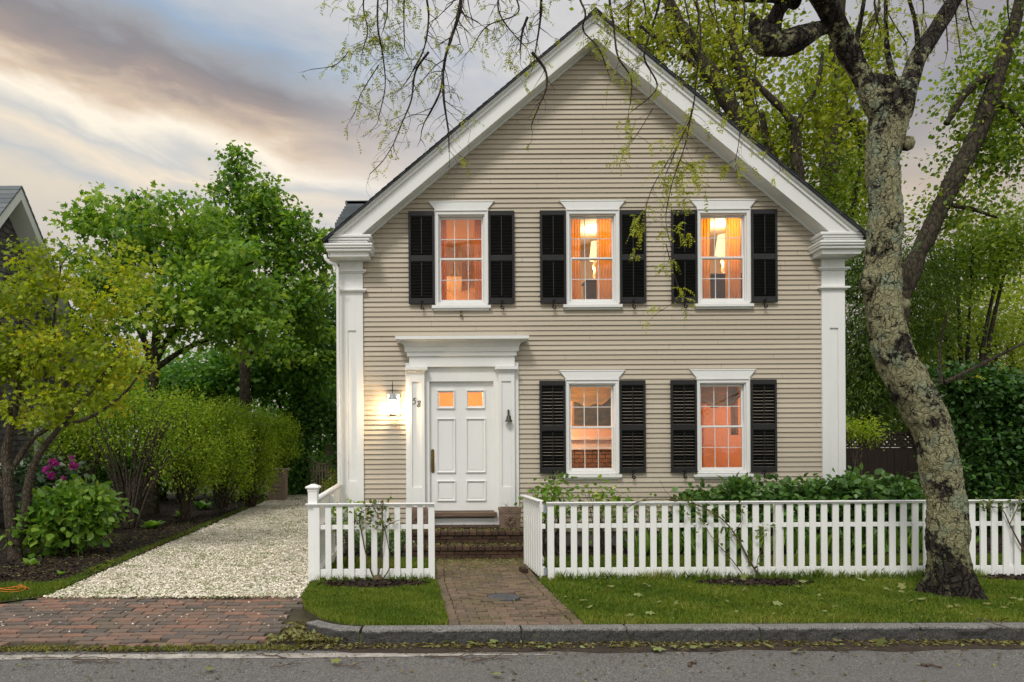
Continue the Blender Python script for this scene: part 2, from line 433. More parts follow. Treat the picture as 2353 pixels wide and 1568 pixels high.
bt = g.n('ShaderNodeTexBrick'); g.l(g.pos((1,1,1)), bt.inputs['Vector'])
a = g.ramp(g.noise(18, 5, .7, v), [(.3,(.028,.03,.035)),(.7,(.075,.08,.088))])
g.principled(out, a, .9, g.bump(g.noise(60, 4, .6, v), .6, .01), 0, .2); M['roof_shingle'] = m
tintmat('slate_shingle', [(.09,.105,.12),(.13,.15,.165),(.17,.185,.19)], .85)
tintmat('cedar_shingle', [(.085,.08,.085),(.13,.122,.125),(.19,.178,.175)], .9, 40, .5, .5)
# interior
simple('plaster', (.80,.64,.45), (.76,.60,.42), 3, .8, .05)
simple('salmon_plaster', (.72,.47,.34), (.68,.44,.31), 3, .8, .05)
simple('white_gloss', (.8,.72,.62), rough=.4)
leafmat('curtain_cloth', [(.80,.55,.33),(.90,.70,.48)], .75, .9, .1)
leafmat('valance_cloth', [(.50,.40,.31),(.62,.52,.42)], .72, .9, .1)
simple('dark_furniture', (.06,.03,.018), (.03,.016,.01), 8, .4, .2)
simple('gilt', (.35,.2,.07), (.2,.11,.04), 20, .45, .2, metal=.5)
m, nt, out = new_mat('landscape_canvas'); g = G(nt); v = g.pos()
a = g.ramp(g.noise(5, 7, .7, g.pos((1,1,3))), [(.3,(.008,.010,.004)),(.5,(.035,.034,.010)),(.65,(.10,.075,.022)),(.8,(.02,.025,.01))])
g.principled(out, a, .5); M['landscape_canvas'] = m
tintmat('hearth_brick', [(.20,.13,.10),(.24,.155,.12),(.28,.185,.145)])
def emit(name, c, st):
    m, nt, out = new_mat(name); g = G(nt); e = g.n('ShaderNodeEmission'); e.inputs[0].default_value = (*c, 1); e.inputs[1].default_value = st
    g.l(e.outputs[0], out.inputs[0]); M[name] = m
emit('bulb_glow', (1, .72, .38), 22)
emit('shade_glow', (1, .60, .27), 1.9)
m, nt, out = new_mat('window_glass'); g = G(nt)
tr = g.n('ShaderNodeBsdfTransparent'); tr.inputs[0].default_value = (.95,.95,.95,1)
gl = g.n('ShaderNodeBsdfGlossy'); gl.inputs['Roughness'].default_value = .02
gl.inputs['Normal'].is_linked
g.l(g.bump(g.noise(2.2, 2, .5, g.pos()), .15, .02), gl.inputs['Normal'])
mx = g.n('ShaderNodeMixShader'); mx.inputs[0].default_value = .085
g.l(tr.outputs[0], mx.inputs[1]); g.l(gl.outputs[0], mx.inputs[2]); g.l(mx.outputs[0], out.inputs[0]); M['window_glass'] = m
# ------------------------------------------------------------------ house
YW, YR = 11.03, 10.70            # wall plane, rake fascia front
XL, XR, XC = -1.755, 6.19, 2.217
PM = F/YW
SL = .834                        # roof pitch
ZA = 8.237                       # ridge (top of shingles at the front)
YB = YW + 9.0
def wx(x, y=900): return at(x, y, YW).x
def wz(y, x=1360): return at(x, y, YW).z

house = thing('house', 'two storey beige clapboard house with white trim and black shutters behind the picket fence', 'house', (XC, YW, 0))
def hpart(mb, name, mat, parent=None, **k): return mb.build(name, M[mat], parent or house, **k)

WINS_UP = [.157, 2.229, 4.298]; WINS_LO = [2.208, 4.275]
UPZ = (3.822, 5.303); LOZ = (1.142, 2.621)
CW = .834                        # casing width
openings = []
for c in WINS_UP: openings.append((c-CW/2+.05, c+CW/2-.05, UPZ[0]+.03, UPZ[1]-.05))
for c in WINS_LO: openings.append((c-CW/2+.05, c+CW/2-.05, LOZ[0]+.03, LOZ[1]-.05))
DX0, DX1 = wx(978, 1000), wx(1143, 1000)
openings.append((DX0-.03, DX1+.03, .2, wz(850, 1060)))

def gable_half(z):               # half width of the wall at height z under the rake
    return min(XR-XC, (ZA-.30-z)/SL + .0)

# clapboards
mb = MB(); EXP = .0777; z = .235; k = 0
while z < 7.93:
    z1 = z + EXP; t = random.random(); yo = random.uniform(-.002, .002)
    def face(x0a, x1a, x0b, x1b, za, zb):
        ya = YW - .023 + .021*(za-z)/EXP + yo; yb = YW - .023 + .021*(zb-z)/EXP + yo
        mb.add([(x0a,ya,za),(x1a,ya,za),(x1b,yb,zb),(x0b,yb,zb)], [(0,1,2,3)], t)
        if abs(za-z) < 1e-6:
            mb.add([(x0a,YW+.004,za),(x1a,YW+.004,za),(x1a,ya,za),(x0a,ya,za)], [(0,1,2,3)], t)
    segs = [(XC-gable_half(z), XC+gable_half(z), XC-gable_half(z1), XC+gable_half(z1))]
    ops = sorted([o for o in openings if o[2] < z1 and o[3] > z])
    x = segs[0][0]; xb = segs[0][2]
    if z1 > ZA-.30: pass
    first = True
    for o in ops:
        face(x, o[0], xb if first else x, o[0], z, z1)
        if o[2] > z: face(o[0], o[1], o[0], o[1], z, o[2])
        if o[3] < z1: face(o[0], o[1], o[0], o[1], o[3], z1)
        x = o[1]; xb = o[1]; first = False
    face(x, segs[0][1], xb, segs[0][3], z, z1)
    z = z1; k += 1
# side walls, clapboarded the same way, and a plain rear gable
for X, sgn in ((XL, -1), (XR, 1)):
    z = .235
    while z < 4.6:
        t = random.random()
        xa, xb2 = X + sgn*.016, X + sgn*.002
        mb.add([(xa,YW+.02,z),(xa,YB,z),(xb2,YB,z+EXP),(xb2,YW+.02,z+EXP)], [(0,1,2,3)], t)
        mb.add([(X,YW+.02,z),(X,YB,z),(xa,YB,z),(xa,YW+.02,z)], [(0,1,2,3)], t)
        z += EXP
mb.add([(XL,YB,.2),(XR,YB,.2),(XR,YB,4.6),(XC,YB,7.9),(XL,YB,4.6)], [(0,1,2,3,4)])
hpart(mb, 'wall', 'siding', tint=True)
mb = MB(); mb.box(XL-.01, XR+.01, YW+.012, YB, -.3, .24); hpart(mb, 'foundation', 'concrete')

# roof slabs
mb = MB()
for s in (1, -1):
    th = .032
    poly = [(XC, ZA), (XC+s*4.175, ZA-4.175*SL), (XC+s*4.175, ZA-4.175*SL-th), (XC, ZA-th)]
    mb.prism(poly, YR-.10, YB+.3)
    n = 46                                           # shingle courses, each a hair proud of the one above
    for i in range(n):
        d0, d1 = 4.19*i/n, 4.19*(i+1)/n + .004
        p = [(XC+s*d0, ZA-d0*SL+.002), (XC+s*d1, ZA-d1*SL+.012), (XC+s*d1, ZA-d1*SL+.001), (XC+s*d0, ZA-d0*SL+.0005)]
        mb.prism(p, YR-.105-random.random()*.012, YB+.3)
roof = hpart(mb, 'roof', 'roof_shingle')
mb = MB(); mb.prism([(XC-.12, ZA-.08), (XC, ZA+.03), (XC+.12, ZA-.08), (XC, ZA+.016)], YR-.11, YB+.3); hpart(mb, 'ridge_cap', 'roof_shingle', roof)

ZRET = 4.85                                           # top of the cornice returns
def band(s, ztop, zbot, zcut):
    d = lambda a: (a-zcut)/SL
    return [(XC, ztop), (XC+s*d(ztop), zcut), (XC+s*d(zbot), zcut), (XC, zbot)]
for s in (1, -1):
    rb = MB()
    rb.prism(band(s, 8.112, 7.857, ZRET), YR, YR+.035)
    fas = hpart(rb, 'rake_board', 'white_paint', bevel=.003)
    c = MB()
    c.prism(band(s, 8.168, 8.106, ZRET), YR-.028, YR+.03)
    c.prism(band(s, 8.2045, 8.1685, ZRET), YR-.062, YR+.03)
    hpart(c, 'crown_moulding', 'white_paint', fas)
    so = MB(); so.prism(band(s, 7.90, 7.880, ZRET-.02), YR+.035, YW+.02); hpart(so, 'soffit', 'white_paint', fas)
    bd = MB(); bd.prism(band(s, 7.88, 7.84, ZRET-.05), YW-.035, YW-.012); hpart(bd, 'frieze_strip', 'white_paint', fas)
    # cornice return: stacked mouldings that turn back to the wall
    r = MB(); yb = YW+.0
    def slab(i, o, z0, z1, yf): r.box(min(XC+s*i, XC+s*o), max(XC+s*i, XC+s*o), yf, yb, z0, z1)
    slab(3.445, 4.10, 4.805, 4.852, YR-.035); slab(3.475, 4.115, 4.766, 4.801, YR-.02)
    slab(3.50, 4.11, 4.735, 4.763, YR-.005)
    ret = hpart(r, 'cornice_return', 'white_paint', bevel=.012)
    c = MB()
    for z0, z1, e in ((4.672, 4.712, .055), (4.640, 4.670, .045), (4.595, 4.638, .022)):
        c.box(*sorted((XC+s*(3.455-e*.6), XC+s*(4.118+e))), YR-.01-e, yb, z0, z1)
    hpart(c, 'crown_moulding', 'white_paint', ret, bevel=.014)
    b = MB(); b.box(*sorted((XC+s*3.492, XC+s*4.09)), YR+.02, yb, 4.523, 4.593)
    hpart(b, 'return_board', 'white_paint', ret, bevel=.004)
    # eave box and gutter running back along the side
    e = MB(); e.box(*sorted((XC+s*3.95, XC+s*4.07)), YW+.004, YB, 4.505, 4.73)
    for q in range(3): e.box(*sorted((XC+s*3.985, XC+s*4.045)), YW+.12, YW+.16, 4.500, 4.503)
    hpart(e, 'eave_box', 'white_paint')
    gt = MB(); gt.box(*sorted((XC+s*4.075, XC+s*4.175)), YW+.004, YB, 4.60, 4.712); hpart(gt, 'gutter', 'white_paint', bevel=.015)
    # corner pilaster
    p = MB(); px0, px1 = XC+s*3.62, XC+s*3.985; yf = YW-.05
    x0, x1 = sorted((px0, px1)); w = x1-x0
    pz1 = 4.522; a0, a1 = x0+w*.34, x0+w*.70; zb, zt = wz(1100, 1910), wz(755, 1910)
    p.box(x0, a0, yf, YW+.02, .16, pz1); p.box(a1, x1, yf, YW+.02, .16, pz1)
    p.box(a0, a1, yf+.0, YW+.02, zt, pz1); p.box(a0, a1, yf, YW+.02, .16, zb); p.box(a0, a1, yf+.022, YW+.02, zb, zt)
    pil = hpart(p, 'corner_pilaster', 'white_paint', bevel=.003)
    for zc in (wz(619, 1910), wz(663, 1910)):
        nb = MB(); nb.box(x0-.055, x1+.06, yf-.05, YW-.017, zc-.016, zc+.016); nb.box(x0-.03, x1+.03, yf-.028, YW-.017, zc-.034, zc-.017)
        hpart(nb, 'necking', 'white_paint', pil, bevel=.006)

# windows ------------------------------------------------------------------
def window(cx, zz, muntin='white_paint'):
    z0, z1 = zz; h = z1-z0; x0, x1 = cx-CW/2, cx+CW/2; yf = YW-.040
    c = MB(); cw = .050
    c.box(x0, x0+cw, yf, YW+.06, z0, z1-cw); c.box(x1-cw, x1, yf, YW+.06, z0, z1-cw); c.box(x0, x1, yf, YW+.06, z1-cw, z1)
    c.box(x0+cw, x1-cw, yf+.01, YW+.06, z0, z0+.045)
    c.box(x0-.012, x1+.012, yf-.016, YW-.01, z1+.001, z1+.022)
    for q in (x0-.006, x1-.012): c.box(q, q+.018, yf-.012, yf-.001, z0+.02, z1-.002)      # raised outer bead
    win = hpart(c, 'window', 'white_paint', bevel=.004)
    f = MB(); a0, a1 = x0+cw, x1-cw; zt = z1-cw; zb = z0+.045; e = .018
    f.box(a0, a0+e, YW-.006, YW+.085, zb, zt-e); f.box(a1-e, a1, YW-.006, YW+.085, zb, zt-e); f.box(a0, a1, YW-.006, YW+.085, zt-e, zt)
    hpart(f, 'jamb_liner', 'white_paint', win, bevel=.003)
    s = MB(); s.box(x0-.055, x1+.04, YW-.085, YW+.05, z0-.055, z0-.008); s.box(x0-.03, x1+.015, YW-.05, YW-.012, z0-.085, z0-.056)
    hpart(s, 'sill', 'white_paint', win, bevel=.005)
    hd = MB(); hd.prism([(x0+.005, z1+.024), (x1-.005, z1+.024), (x1+.11, z1+.165), (x0-.11, z1+.165)], YW-.045, YW-.01)
    hd.prism([(x0-.085, z1+.145), (x1+.085, z1+.145), (x1+.098, z1+.160), (x0-.098, z1+.160)], YW-.052, YW-.0455)
    hpart(hd, 'header', 'white_paint', win, bevel=.003)
    g0, g1 = a0+e+.002, a1-e-.002; zm = (zb+zt)/2 - .01
    for nm, lo, hi, yy in (('upper_sash', zm-.004, zt-e-.002, YW+.052), ('lower_sash', zb+.002, zm+.030, YW+.018)):
        st = .026; b = .026
        q = MB(); q.box(g0, g0+st, yy, yy+.03, lo, hi); q.box(g1-st, g1, yy, yy+.03, lo, hi)
        q.box(g0+st, g1-st, yy, yy+.03, lo, lo+b+(.02 if nm == 'lower_sash' else 0)); q.box(g0+st, g1-st, yy, yy+.03, hi-.030, hi)
        sa = hpart(q, nm, 'white_paint', win, bevel=.003)
        q = MB(); lo2 = lo+b+(.02 if nm == 'lower_sash' else 0); hi2 = hi-.030; gx0, gx1 = g0+st, g1-st; ww = gx1-gx0
        for fr in (1/3, 2/3): q.box(gx0+ww*fr-.006, gx0+ww*fr+.006, yy+.012, yy+.02, lo2, hi2)
        q.box(gx0, gx1, yy+.0115, yy+.0205, (lo2+hi2)/2-.006, (lo2+hi2)/2+.006)
        hpart(q, 'muntin_grid', muntin, win)
        q = MB(); q.add([(gx0,yy+.009,lo2),(gx1,yy+.009,lo2),(gx1,yy+.009,hi2),(gx0,yy+.009,hi2)], [(0,1,2,3)])
        hpart(q, 'pane', 'window_glass', win)
    return win
def shutter(cx, z0, z1, w=.412):
    x0, x1 = cx-w/2, cx+w/2; y0, y1 = YW-.072, YW-.036; st = .036; mid = z0+(z1-z0)*.49
    m_ = MB(); m_.box(x0, x0+st, y0, y1, z0, z1); m_.box(x1-st, x1, y0, y1, z0, z1)
    for a, b in ((z0, z0+.085), (mid-.045, mid+.045), (z1-.075, z1)): m_.box(x0+st, x1-st, y0, y1, a, b)
    sh = hpart(m_, 'shutter', 'shutter_black', bevel=.003)
    m_ = MB()
    for a, b in ((z0+.085, mid-.045), (mid+.045, z1-.075)):
        n = 12; p = (b-a)/n
        for i in range(n):
            zc = a+p*(i+.5)
            m_.obox((cx, y0+.019, zc), Vector((w/2-st, 0, 0)), Vector((0, .016, -.020)), Vector((0, .0025, .002)))
    hpart(m_, 'louvres', 'shutter_black', sh)
    m_ = MB()
    for a, b in ((z0+.115, mid-.07), (mid+.07, z1-.10)): m_.box(cx-.007, cx+.007, y0-.012, y0-.001, a, b)
    hpart(m_, 'tilt_rod', 'shutter_black', sh)
    # wrought S shaped holdback
    m_ = MB(); pts = []; fl = random.choice((-1, 1)) if False else 1
    for i in range(26):
        t = i/25
        if t < .4: a = t/.4; ang = math.pi*(1.6*a+.2); rr = .012+.014*a; pts.append((cx+rr*math.cos(ang)+.012, z0+.030+rr*math.sin(ang)))
        elif t < .65: a = (t-.4)/.25; pts.append((cx+.016-.030*a, z0+.012-.075*a))
        else: a = (t-.65)/.35; ang = math.pi*(1.0+1.75*a); rr = .028-.016*a; pts.append((cx+.014+rr*math.cos(ang), z0-.068+rr*math.sin(ang)))
    m_.tube([(p[0], y0-.014, p[1]) for p in pts], [.006+.005*math.sin(i/25*3.1) for i in range(26)], 6)
    m_.box(cx-.004, cx+.004, y0-.012, YW-.01, z0-.03, z0-.02)
    hpart(m_, 'shutter_hook', 'black_iron', sh, smooth=True)
    return sh
for i, c in enumerate(WINS_UP):
    window(c, UPZ, 'white_paint')
    for s in (-1, 1): shutter(c+s*(CW/2+.212), UPZ[0]+.018, UPZ[1]-.004)
for c in WINS_LO:
    window(c, LOZ)
    for s in (-1, 1): shutter(c+s*(CW/2+.212), LOZ[0]+.018, LOZ[1]-.004)

# entrance ------------------------------------------------------------------
YD = YW-.12
DP = YD
def dx(x): return at(x, 1000, DP).x
def dz(y): return at(1060, y, DP).z
#                                          # front of the pilasters
ZP = .352                                             # porch level
e = MB()
e.box(dx(932), dx(975), YW-.06, YW+.02, ZP, dz(833)); e.box(dx(1146), dx(1193), YW-.06, YW+.02, ZP, dz(833))
e.box(dx(941), dx(1184), YD+.01, YW+.02, dz(843), dz(816))
e.box(dx(931), dx(1193), YD-.035, YW+.02, dz(809), dz(797))
e.box(dx(936), dx(1188), YD-.02, YW+.02, dz(818.5), dz(809.2))
sur = hpart(e, 'door_surround', 'white_paint', bevel=.004)
e = MB()
n = 7                                                  # cove under the slab
for i in range(n):
    a = i/(n-1); o = .012+.115*(1-math.sqrt(1-a*a)) if a < 1 else .127
    e.box(dx(931)-o, dx(1193)+o, YD-.036-o, YW-.017, dz(797)+.0005+(dz(784)-dz(797))*i/n, dz(797)+(dz(784)-dz(797))*(i+1)/n)
zs0 = dz(784)+.001; DP = YD-.2
e.box(dx(909.5), dx(1217), YD-.20, YW-.017, zs0, zs0+.05); DP = YD
hpart(e, 'entablature', 'white_paint', sur, bevel=.003)
for a, b in ((940, 976), (1146, 1183)):
    e = MB(); x0, x1 = dx(a), dx(b); w = x1-x0; i0, i1 = x0+w*.2, x0+w*.78; zt, zb = dz(877), dz(1120)
    zc = dz(856)
    e.box(x0, i0, YD, YW-.061, ZP, zc); e.box(i1, x1, YD, YW-.061, ZP, zc); e.box(i0, i1, YD, YW-.061, zt, zc); e.box(i0, i1, YD, YW-.061, ZP, zb)
    e.box(i0, i1, YD+.02, YW-.061, zb, zt)
    hpart(e, 'door_pilaster', 'white_paint', sur, bevel=.003)
    e = MB(); e.box(x0-.055, x1+.05, YD-.06, YW-.061, dz(850.5), dz(844.5)); e.box(x0-.03, x1+.03, YD-.032, YW-.061, dz(853.5), dz(850.7)); e.box(x0-.012, x1+.012, YD-.013, YW-.061, dz(856), dz(853.7))
    hpart(e, 'door_capital', 'white_paint', sur, bevel=.004)
# casing inside the pilasters
DP = YW-.03
e = MB(); d0, d1 = dx(987), dx(1134.5); zt = dz(877)
e.box(dx(976), d0, YW-.045, YW+.12, ZP, zt); e.box(d1, dx(1146), YW-.045, YW+.12, ZP, zt); e.box(dx(976), dx(1146), YW-.045, YW+.12, zt, dz(843)-.001)
e.box(d0-.02, d1+.02, YW-.0451, YW+.1, ZP-.0, dz(1191)); e.box(d0-.02, d1+.02, YW+.067, YW+.099, ZP, dz(1171))  # rear box is an added stop for hall light leaking under the door
e.box(d0-.02, d1+.02, YW-.085, YW-.046, ZP+.14, ZP+.165)
hpart(e, 'door_casing', 'white_paint', sur, bevel=.003)
e = MB(); e.box(d0-.03, dx(1140), YW-.13, YW+.1, dz(1187), dz(1176)); hpart(e, 'door_sill', 'sill_wood', sur, bevel=.012)
DP = YD
def stroke(pts, w=.0068):
    b = MB(); b.tube([(p[0], YD+.014, p[1]) for p in pts], [w*q for q in ([.55]+[1]*(len(pts)-2)+[.6])], 6); return b
def P58(x, y): return (dx(x), dz(y))
five = [(956.5, 914.2), (951.6, 914.8), (950.2, 919.6), (952.8, 918.9), (954.9, 920.4), (955.2, 923.4), (953.6, 926.6), (950.8, 928.2), (948.4, 927.6)]
b = stroke([P58(*p) for p in five]); num = hpart(b, 'house_number', 'numeral_iron', sur, smooth=True)
pts = []
for i in range(33):
    t = 2*math.pi*i/32
    y = 927.6 - 6.6*math.cos(t); x = 962.8 + 3.4*math.sin(2*t)*(1.0 if math.cos(t) < 0 else .82) + (927.6-y)*.16
    pts.append(P58(x, y))
b = stroke(pts, .006); hpart(b, 'house_number', 'numeral_iron', sur, smooth=True)
# door leaf
DP = YW+.01
yd = YW+.02
dr = MB(); zb = dz(1173.5)
panes = [(1009.4, 1043, 902, 933.5), (1075.8, 1109.4, 902, 933.5)]
xs = [d0, dx(1009.4), dx(1043), dx(1075.8), dx(1109.4), d1]; zs = [zb, dz(933.5), dz(902), zt]
for i in range(5):
    for j in range(3):
        if j == 1 and i in (1, 3): continue
        dr.box(xs[i], xs[i+1], yd, yd+.045, zs[j], zs[j+1])
door = hpart(dr, 'door', 'white_paint')
def moulding(x0, x1, y0, y1, name='door_panel', fill=True):
    a0, a1, c0, c1 = dx(x0), dx(x1), dz(y1), dz(y0); q = MB(); w = .028
    for k, (ww, yy) in enumerate(((w, .016), (w*.55, .026))):
        o = .0 if k == 0 else .004
        q.box(a0+o, a1-o, yd-yy, yd-.0005, c1-o-ww, c1-o); q.box(a0+o, a1-o, yd-yy, yd-.0005, c0+o, c0+o+ww)
        q.box(a0+o, a0+o+ww, yd-yy+.0007, yd-.0005, c0+o+ww, c1-o-ww); q.box(a1-o-ww, a1-o, yd-yy+.0007, yd-.0005, c0+o+ww, c1-o-ww)
    if fill: q.box(a0+w+.02, a1-w-.02, yd-.008, yd-.0005, c0+w+.02, c1-w-.02)
    hpart(q, name, 'white_paint', door, bevel=.005)
for x0, x1 in ((1002.8, 1047), (1070, 1116.5)):
    moulding(x0, x1, 961, 1087); moulding(x0, x1, 1104, 1152); moulding(x0+1, x1-1, 896, 940, 'pane_frame', False)
for x0, x1, y0, y1 in panes:
    q = MB(); a = yd+.012; q.add([(dx(x0),a,dz(y1)),(dx(x1),a,dz(y1)),(dx(x1),a,dz(y0)),(dx(x0),a,dz(y0))], [(0,1,2,3)]); hpart(q, 'door_pane', 'window_glass', door)
hd = MB(); hx = dx(994); za, zc = dz(1087), dz(1032); n = 10
poly = [(hx+.026*math.cos(math.pi*i/n), zc-.026+.026*math.sin(math.pi*i/n)) for i in range(n+1)] + [(hx-.026*math.cos(math.pi*i/n), za+.026-.026*math.sin(math.pi*i/n)) for i in range(n+1)]
hd.prism(poly, yd-.008, yd-.0005)
hd.tube([(hx, yd-.03, dz(1056)), (hx, yd-.055, dz(1060)), (hx, yd-.06, dz(1068)), (hx, yd-.055, dz(1077)), (hx, yd-.015, dz(1082))], [.006, .009, .012, .009, .006], 8)
hd.tube([(hx, yd-.035, dz(1056)), (hx, yd-.006, dz(1055))], .012, 8)
hd.tube([(hx, yd-.014, dz(1039)), (hx, yd-.006, dz(1039))], .012, 10)
hpart(hd, 'door_handle', 'brass', door, smooth=False, bevel=.002)

# downspout, outlet cover, rear wing with slate
d = MB(); zz = YW-.11
def sp(x, y, Z=10.85): return at(x, y, Z)
d.tube([sp(746.5, 586), sp(749, 596), sp(757, 604), sp(770, 607), sp(775.5, 616), sp(776.5, 640), sp(777.5, 900), sp(779.5, 1130), sp(780, 1175)], .027, 10)
ds = hpart(d, 'downspout', 'white_paint', smooth=True)
d = MB()
for y in (660, 930, 1040):
    c = sp(777.6 if y < 1000 else 779, y); d.tube([c+Vector((0,0,-.008)), c+Vector((0,0,.008))], .031, 10); d.box(c.x, c.x+.10, c.y-.006, c.y+.006, c.z-.006, c.z+.006)
hpart(d, 'strap', 'white_paint', ds)
d = MB(); o = at(862, 1153, YW-.03); d.box(o.x-.045, o.x+.045, YW-.05, YW-.018, o.z-.05, o.z+.03); d.box(o.x-.03, o.x+.03, YW-.062, YW-.051, o.z-.05, o.z+.005)
hpart(d, 'outlet_cover', 'white_plastic', bevel=.006)
# dormer on the far slope of the roof, slate roofed
d = MB(); Zd = 13.6; a = at(801, 469, Zd); n = 9
for i in range(n):
    f0, f1 = i/n, (i+1)/n
    d.box(a.x-.12*f1, a.x+2.2, Zd-.9*f1, Zd-.9*f0+.02, a.z-.75*f1, a.z-.75*f1+.10, random.random())
dm = hpart(d, 'dormer_roof', 'slate_shingle', tint=True)
d = MB(); d.box(a.x-.05, a.x+2.2, Zd-.10, Zd+.10, a.z-.04, a.z+.03); hpart(d, 'ridge_cap', 'slate_shingle', dm, tint=True)
d = MB(); d.box(a.x+.1, a.x+2.2, Zd-.7, Zd+1.6, a.z-1.6, a.z-.76); d.prism([(a.x+.1, a.z-.76), (a.x+2.2, a.z-.76), (a.x+2.2, a.z-.06)], Zd+.05, Zd+1.6); hpart(d, 'dormer_wall', 'white_paint')

# rooms behind the lit windows ------------------------------------------------
def room(x0, x1, y1, z0, z1, mat):
    q = MB(); y0 = YW+.09; t = .04
    q.box(x0, x1, y1, y1+t, z0, z1); q.box(x0-t, x0, y0, y1+t, z0, z1); q.box(x1, x1+t, y0, y1+t, z0, z1)
    q.box(x0-t, x1+t, y0, y1+t, z0-t, z0); q.box(x0-t, x1+t, y0, y1+t, z1, z1+t)
    # inner face of the front wall round its openings
    xs_ = [x0]; ops = [o for o in openings if o[0] > x0-.01 and o[1] < x1+.01 and o[2] >= z0-.3 and o[3] <= z1+.01]
    for o in sorted(ops): xs_ += [o[0]-.02, o[1]+.02]
    xs_.append(x1)
    for i in range(len(xs_)-1):
        if i % 2 == 0: q.box(xs_[i], xs_[i+1], y0, y0+t, z0, z1)
        else:
            o = sorted(ops)[i//2]
            if o[2] > z0: q.box(xs_[i], xs_[i+1], y0, y0+t, z0, o[2])
            q.box(xs_[i], xs_[i+1], y0, y0+t, o[3], z1)
    return hpart(q, 'room', mat)
room(-1.05, 1.15, YW+3.2, 2.95, 5.30, 'plaster'); room(1.2, 3.26, YW+3.0, 2.95, 5.32, 'plaster'); room(3.3, 5.48, YW+2.6, 2.95, 5.30, 'plaster')
room(1.15, 3.26, YW+3.4, .4, 2.8, 'salmon_plaster'); room(3.3, XR-.1, YW+2.4, .4, 2.8, 'salmon_plaster'); room(XL+.3, 1.1, YW+3.0, .36, 2.8, 'plaster')
def lamp(x, y, z, w, r=.08, c=(1, .52, .2)):
    l = bpy.data.lights.new('lamp_light', 'POINT'); l.energy = w; l.color = c; l.shadow_soft_size = r
    o = bpy.data.objects.new('lamp_light', l); COL.objects.link(o); o.location = (x, y, z); return o
LAMPS = 2.6
lamp(-.75, YW+2.2, 4.3, 11*LAMPS, .1, (1,.45,.16)); lamp(.2, YW+1.6, 2.5, 22*LAMPS, .08, (1, .38, .1))
lamp(1.75, YW+1.15, 2.35, 20*LAMPS, .12, (1, .66, .38)); lamp(5.6, YW+.9, 2.4, 12*LAMPS, .12, (1, .56, .30))

def curtain(cx, w, z0, z1, y, name, label, cat, mat='curtain_cloth', folds=5, amp=.03, gather=0, group=None):
    b = MB(); n = folds*8; rows = 8
    vs = []
    for j in range(rows+1):
        v = j/rows; z = z0+(z1-z0)*v; ww = w*(1-gather*math.sin(math.pi*(1-v)*.5)*.6)
        for i in range(n+1):
            u = i/n
            vs.append((cx+(u-.5)*ww, y+amp*math.sin(u*folds*2*math.pi+.7*math.sin(v*3))*(.5+.5*(1-v)), z))
    fs = [(j*(n+1)+i, j*(n+1)+i+1, (j+1)*(n+1)+i+1, (j+1)*(n+1)+i) for j in range(rows) for i in range(n)]
    b.add(vs, fs); o = b.build(name, M[mat], None, smooth=True)
    sm = o.modifiers.new('thick', 'SOLIDIFY'); sm.thickness = .006
    return tag(o, label, cat, group)
g_ = 'curtains in the lit windows'
yc = YW+.19
curtain(-.16, .16, 3.6, 5.25, yc, 'curtain', 'narrow curtain on the bell side of the upstairs window above the front door', 'curtain', group=g_)
curtain(.46, .17, 3.6, 5.25, yc, 'curtain', 'narrow curtain beside the plain orange wall upstairs above the door lintel', 'curtain', group=g_)
curtain(1.97, .22, 3.6, 5.25, yc, 'curtain', 'orange curtain left of the small lamp in the middle upstairs window', 'curtain', group=g_)
curtain(2.47, .25, 3.6, 5.25, yc, 'curtain', 'orange curtain right of the small lamp in the middle upstairs window', 'curtain', group=g_)
curtain(4.05, .24, 3.6, 5.25, yc, 'curtain', 'peach curtain left of the big lit lamp in the upstairs window nearest the street tree', 'curtain', group=g_)
curtain(4.54, .24, 3.6, 5.25, yc, 'curtain', 'peach curtain right of the big lit lamp in the upstairs window nearest the street tree', 'curtain', group=g_)
curtain(4.01, .15, 1.0, 2.3, yc+.03, 'curtain', 'long orange curtain tied back inside the downstairs window nearest the street tree', 'curtain', gather=.8, group=g_)
curtain(4.56, .11, 1.75, 2.55, yc+.03, 'curtain', 'ruffled curtain tail inside the downstairs window nearest the street tree', 'curtain', 'valance_cloth', folds=3, group=g_)
def swag(cx, y, z, w, drop, label):
    b = MB(); n, r = 24, 9; vs = []
    for j in range(r+1):
        v = j/r
        for i in range(n+1):
            u = i/n*2-1
            vs.append((cx+u*w/2, y-.03*math.sin(v*22+u*u*3)*(.4+v), z-drop*v*(1-.42*u*u)+.02*math.sin(u*9)*v))
    b.add(vs, [(j*(n+1)+i, j*(n+1)+i+1, (j+1)*(n+1)+i+1, (j+1)*(n+1)+i) for j in range(r) for i in range(n)])
    o = b.build('swag_valance', M['valance_cloth'], None, smooth=True); o.modifiers.new('thick', 'SOLIDIFY').thickness = .006
    tag(o, label, 'valance', 'swag valances downstairs')
swag(2.22, yc, 2.60, .78, .36, 'sheer grey swag hanging over the framed landscape in the downstairs window')
swag(4.28, yc, 2.60, .80, .40, 'sheer grey swag above the salmon wall in the downstairs window')

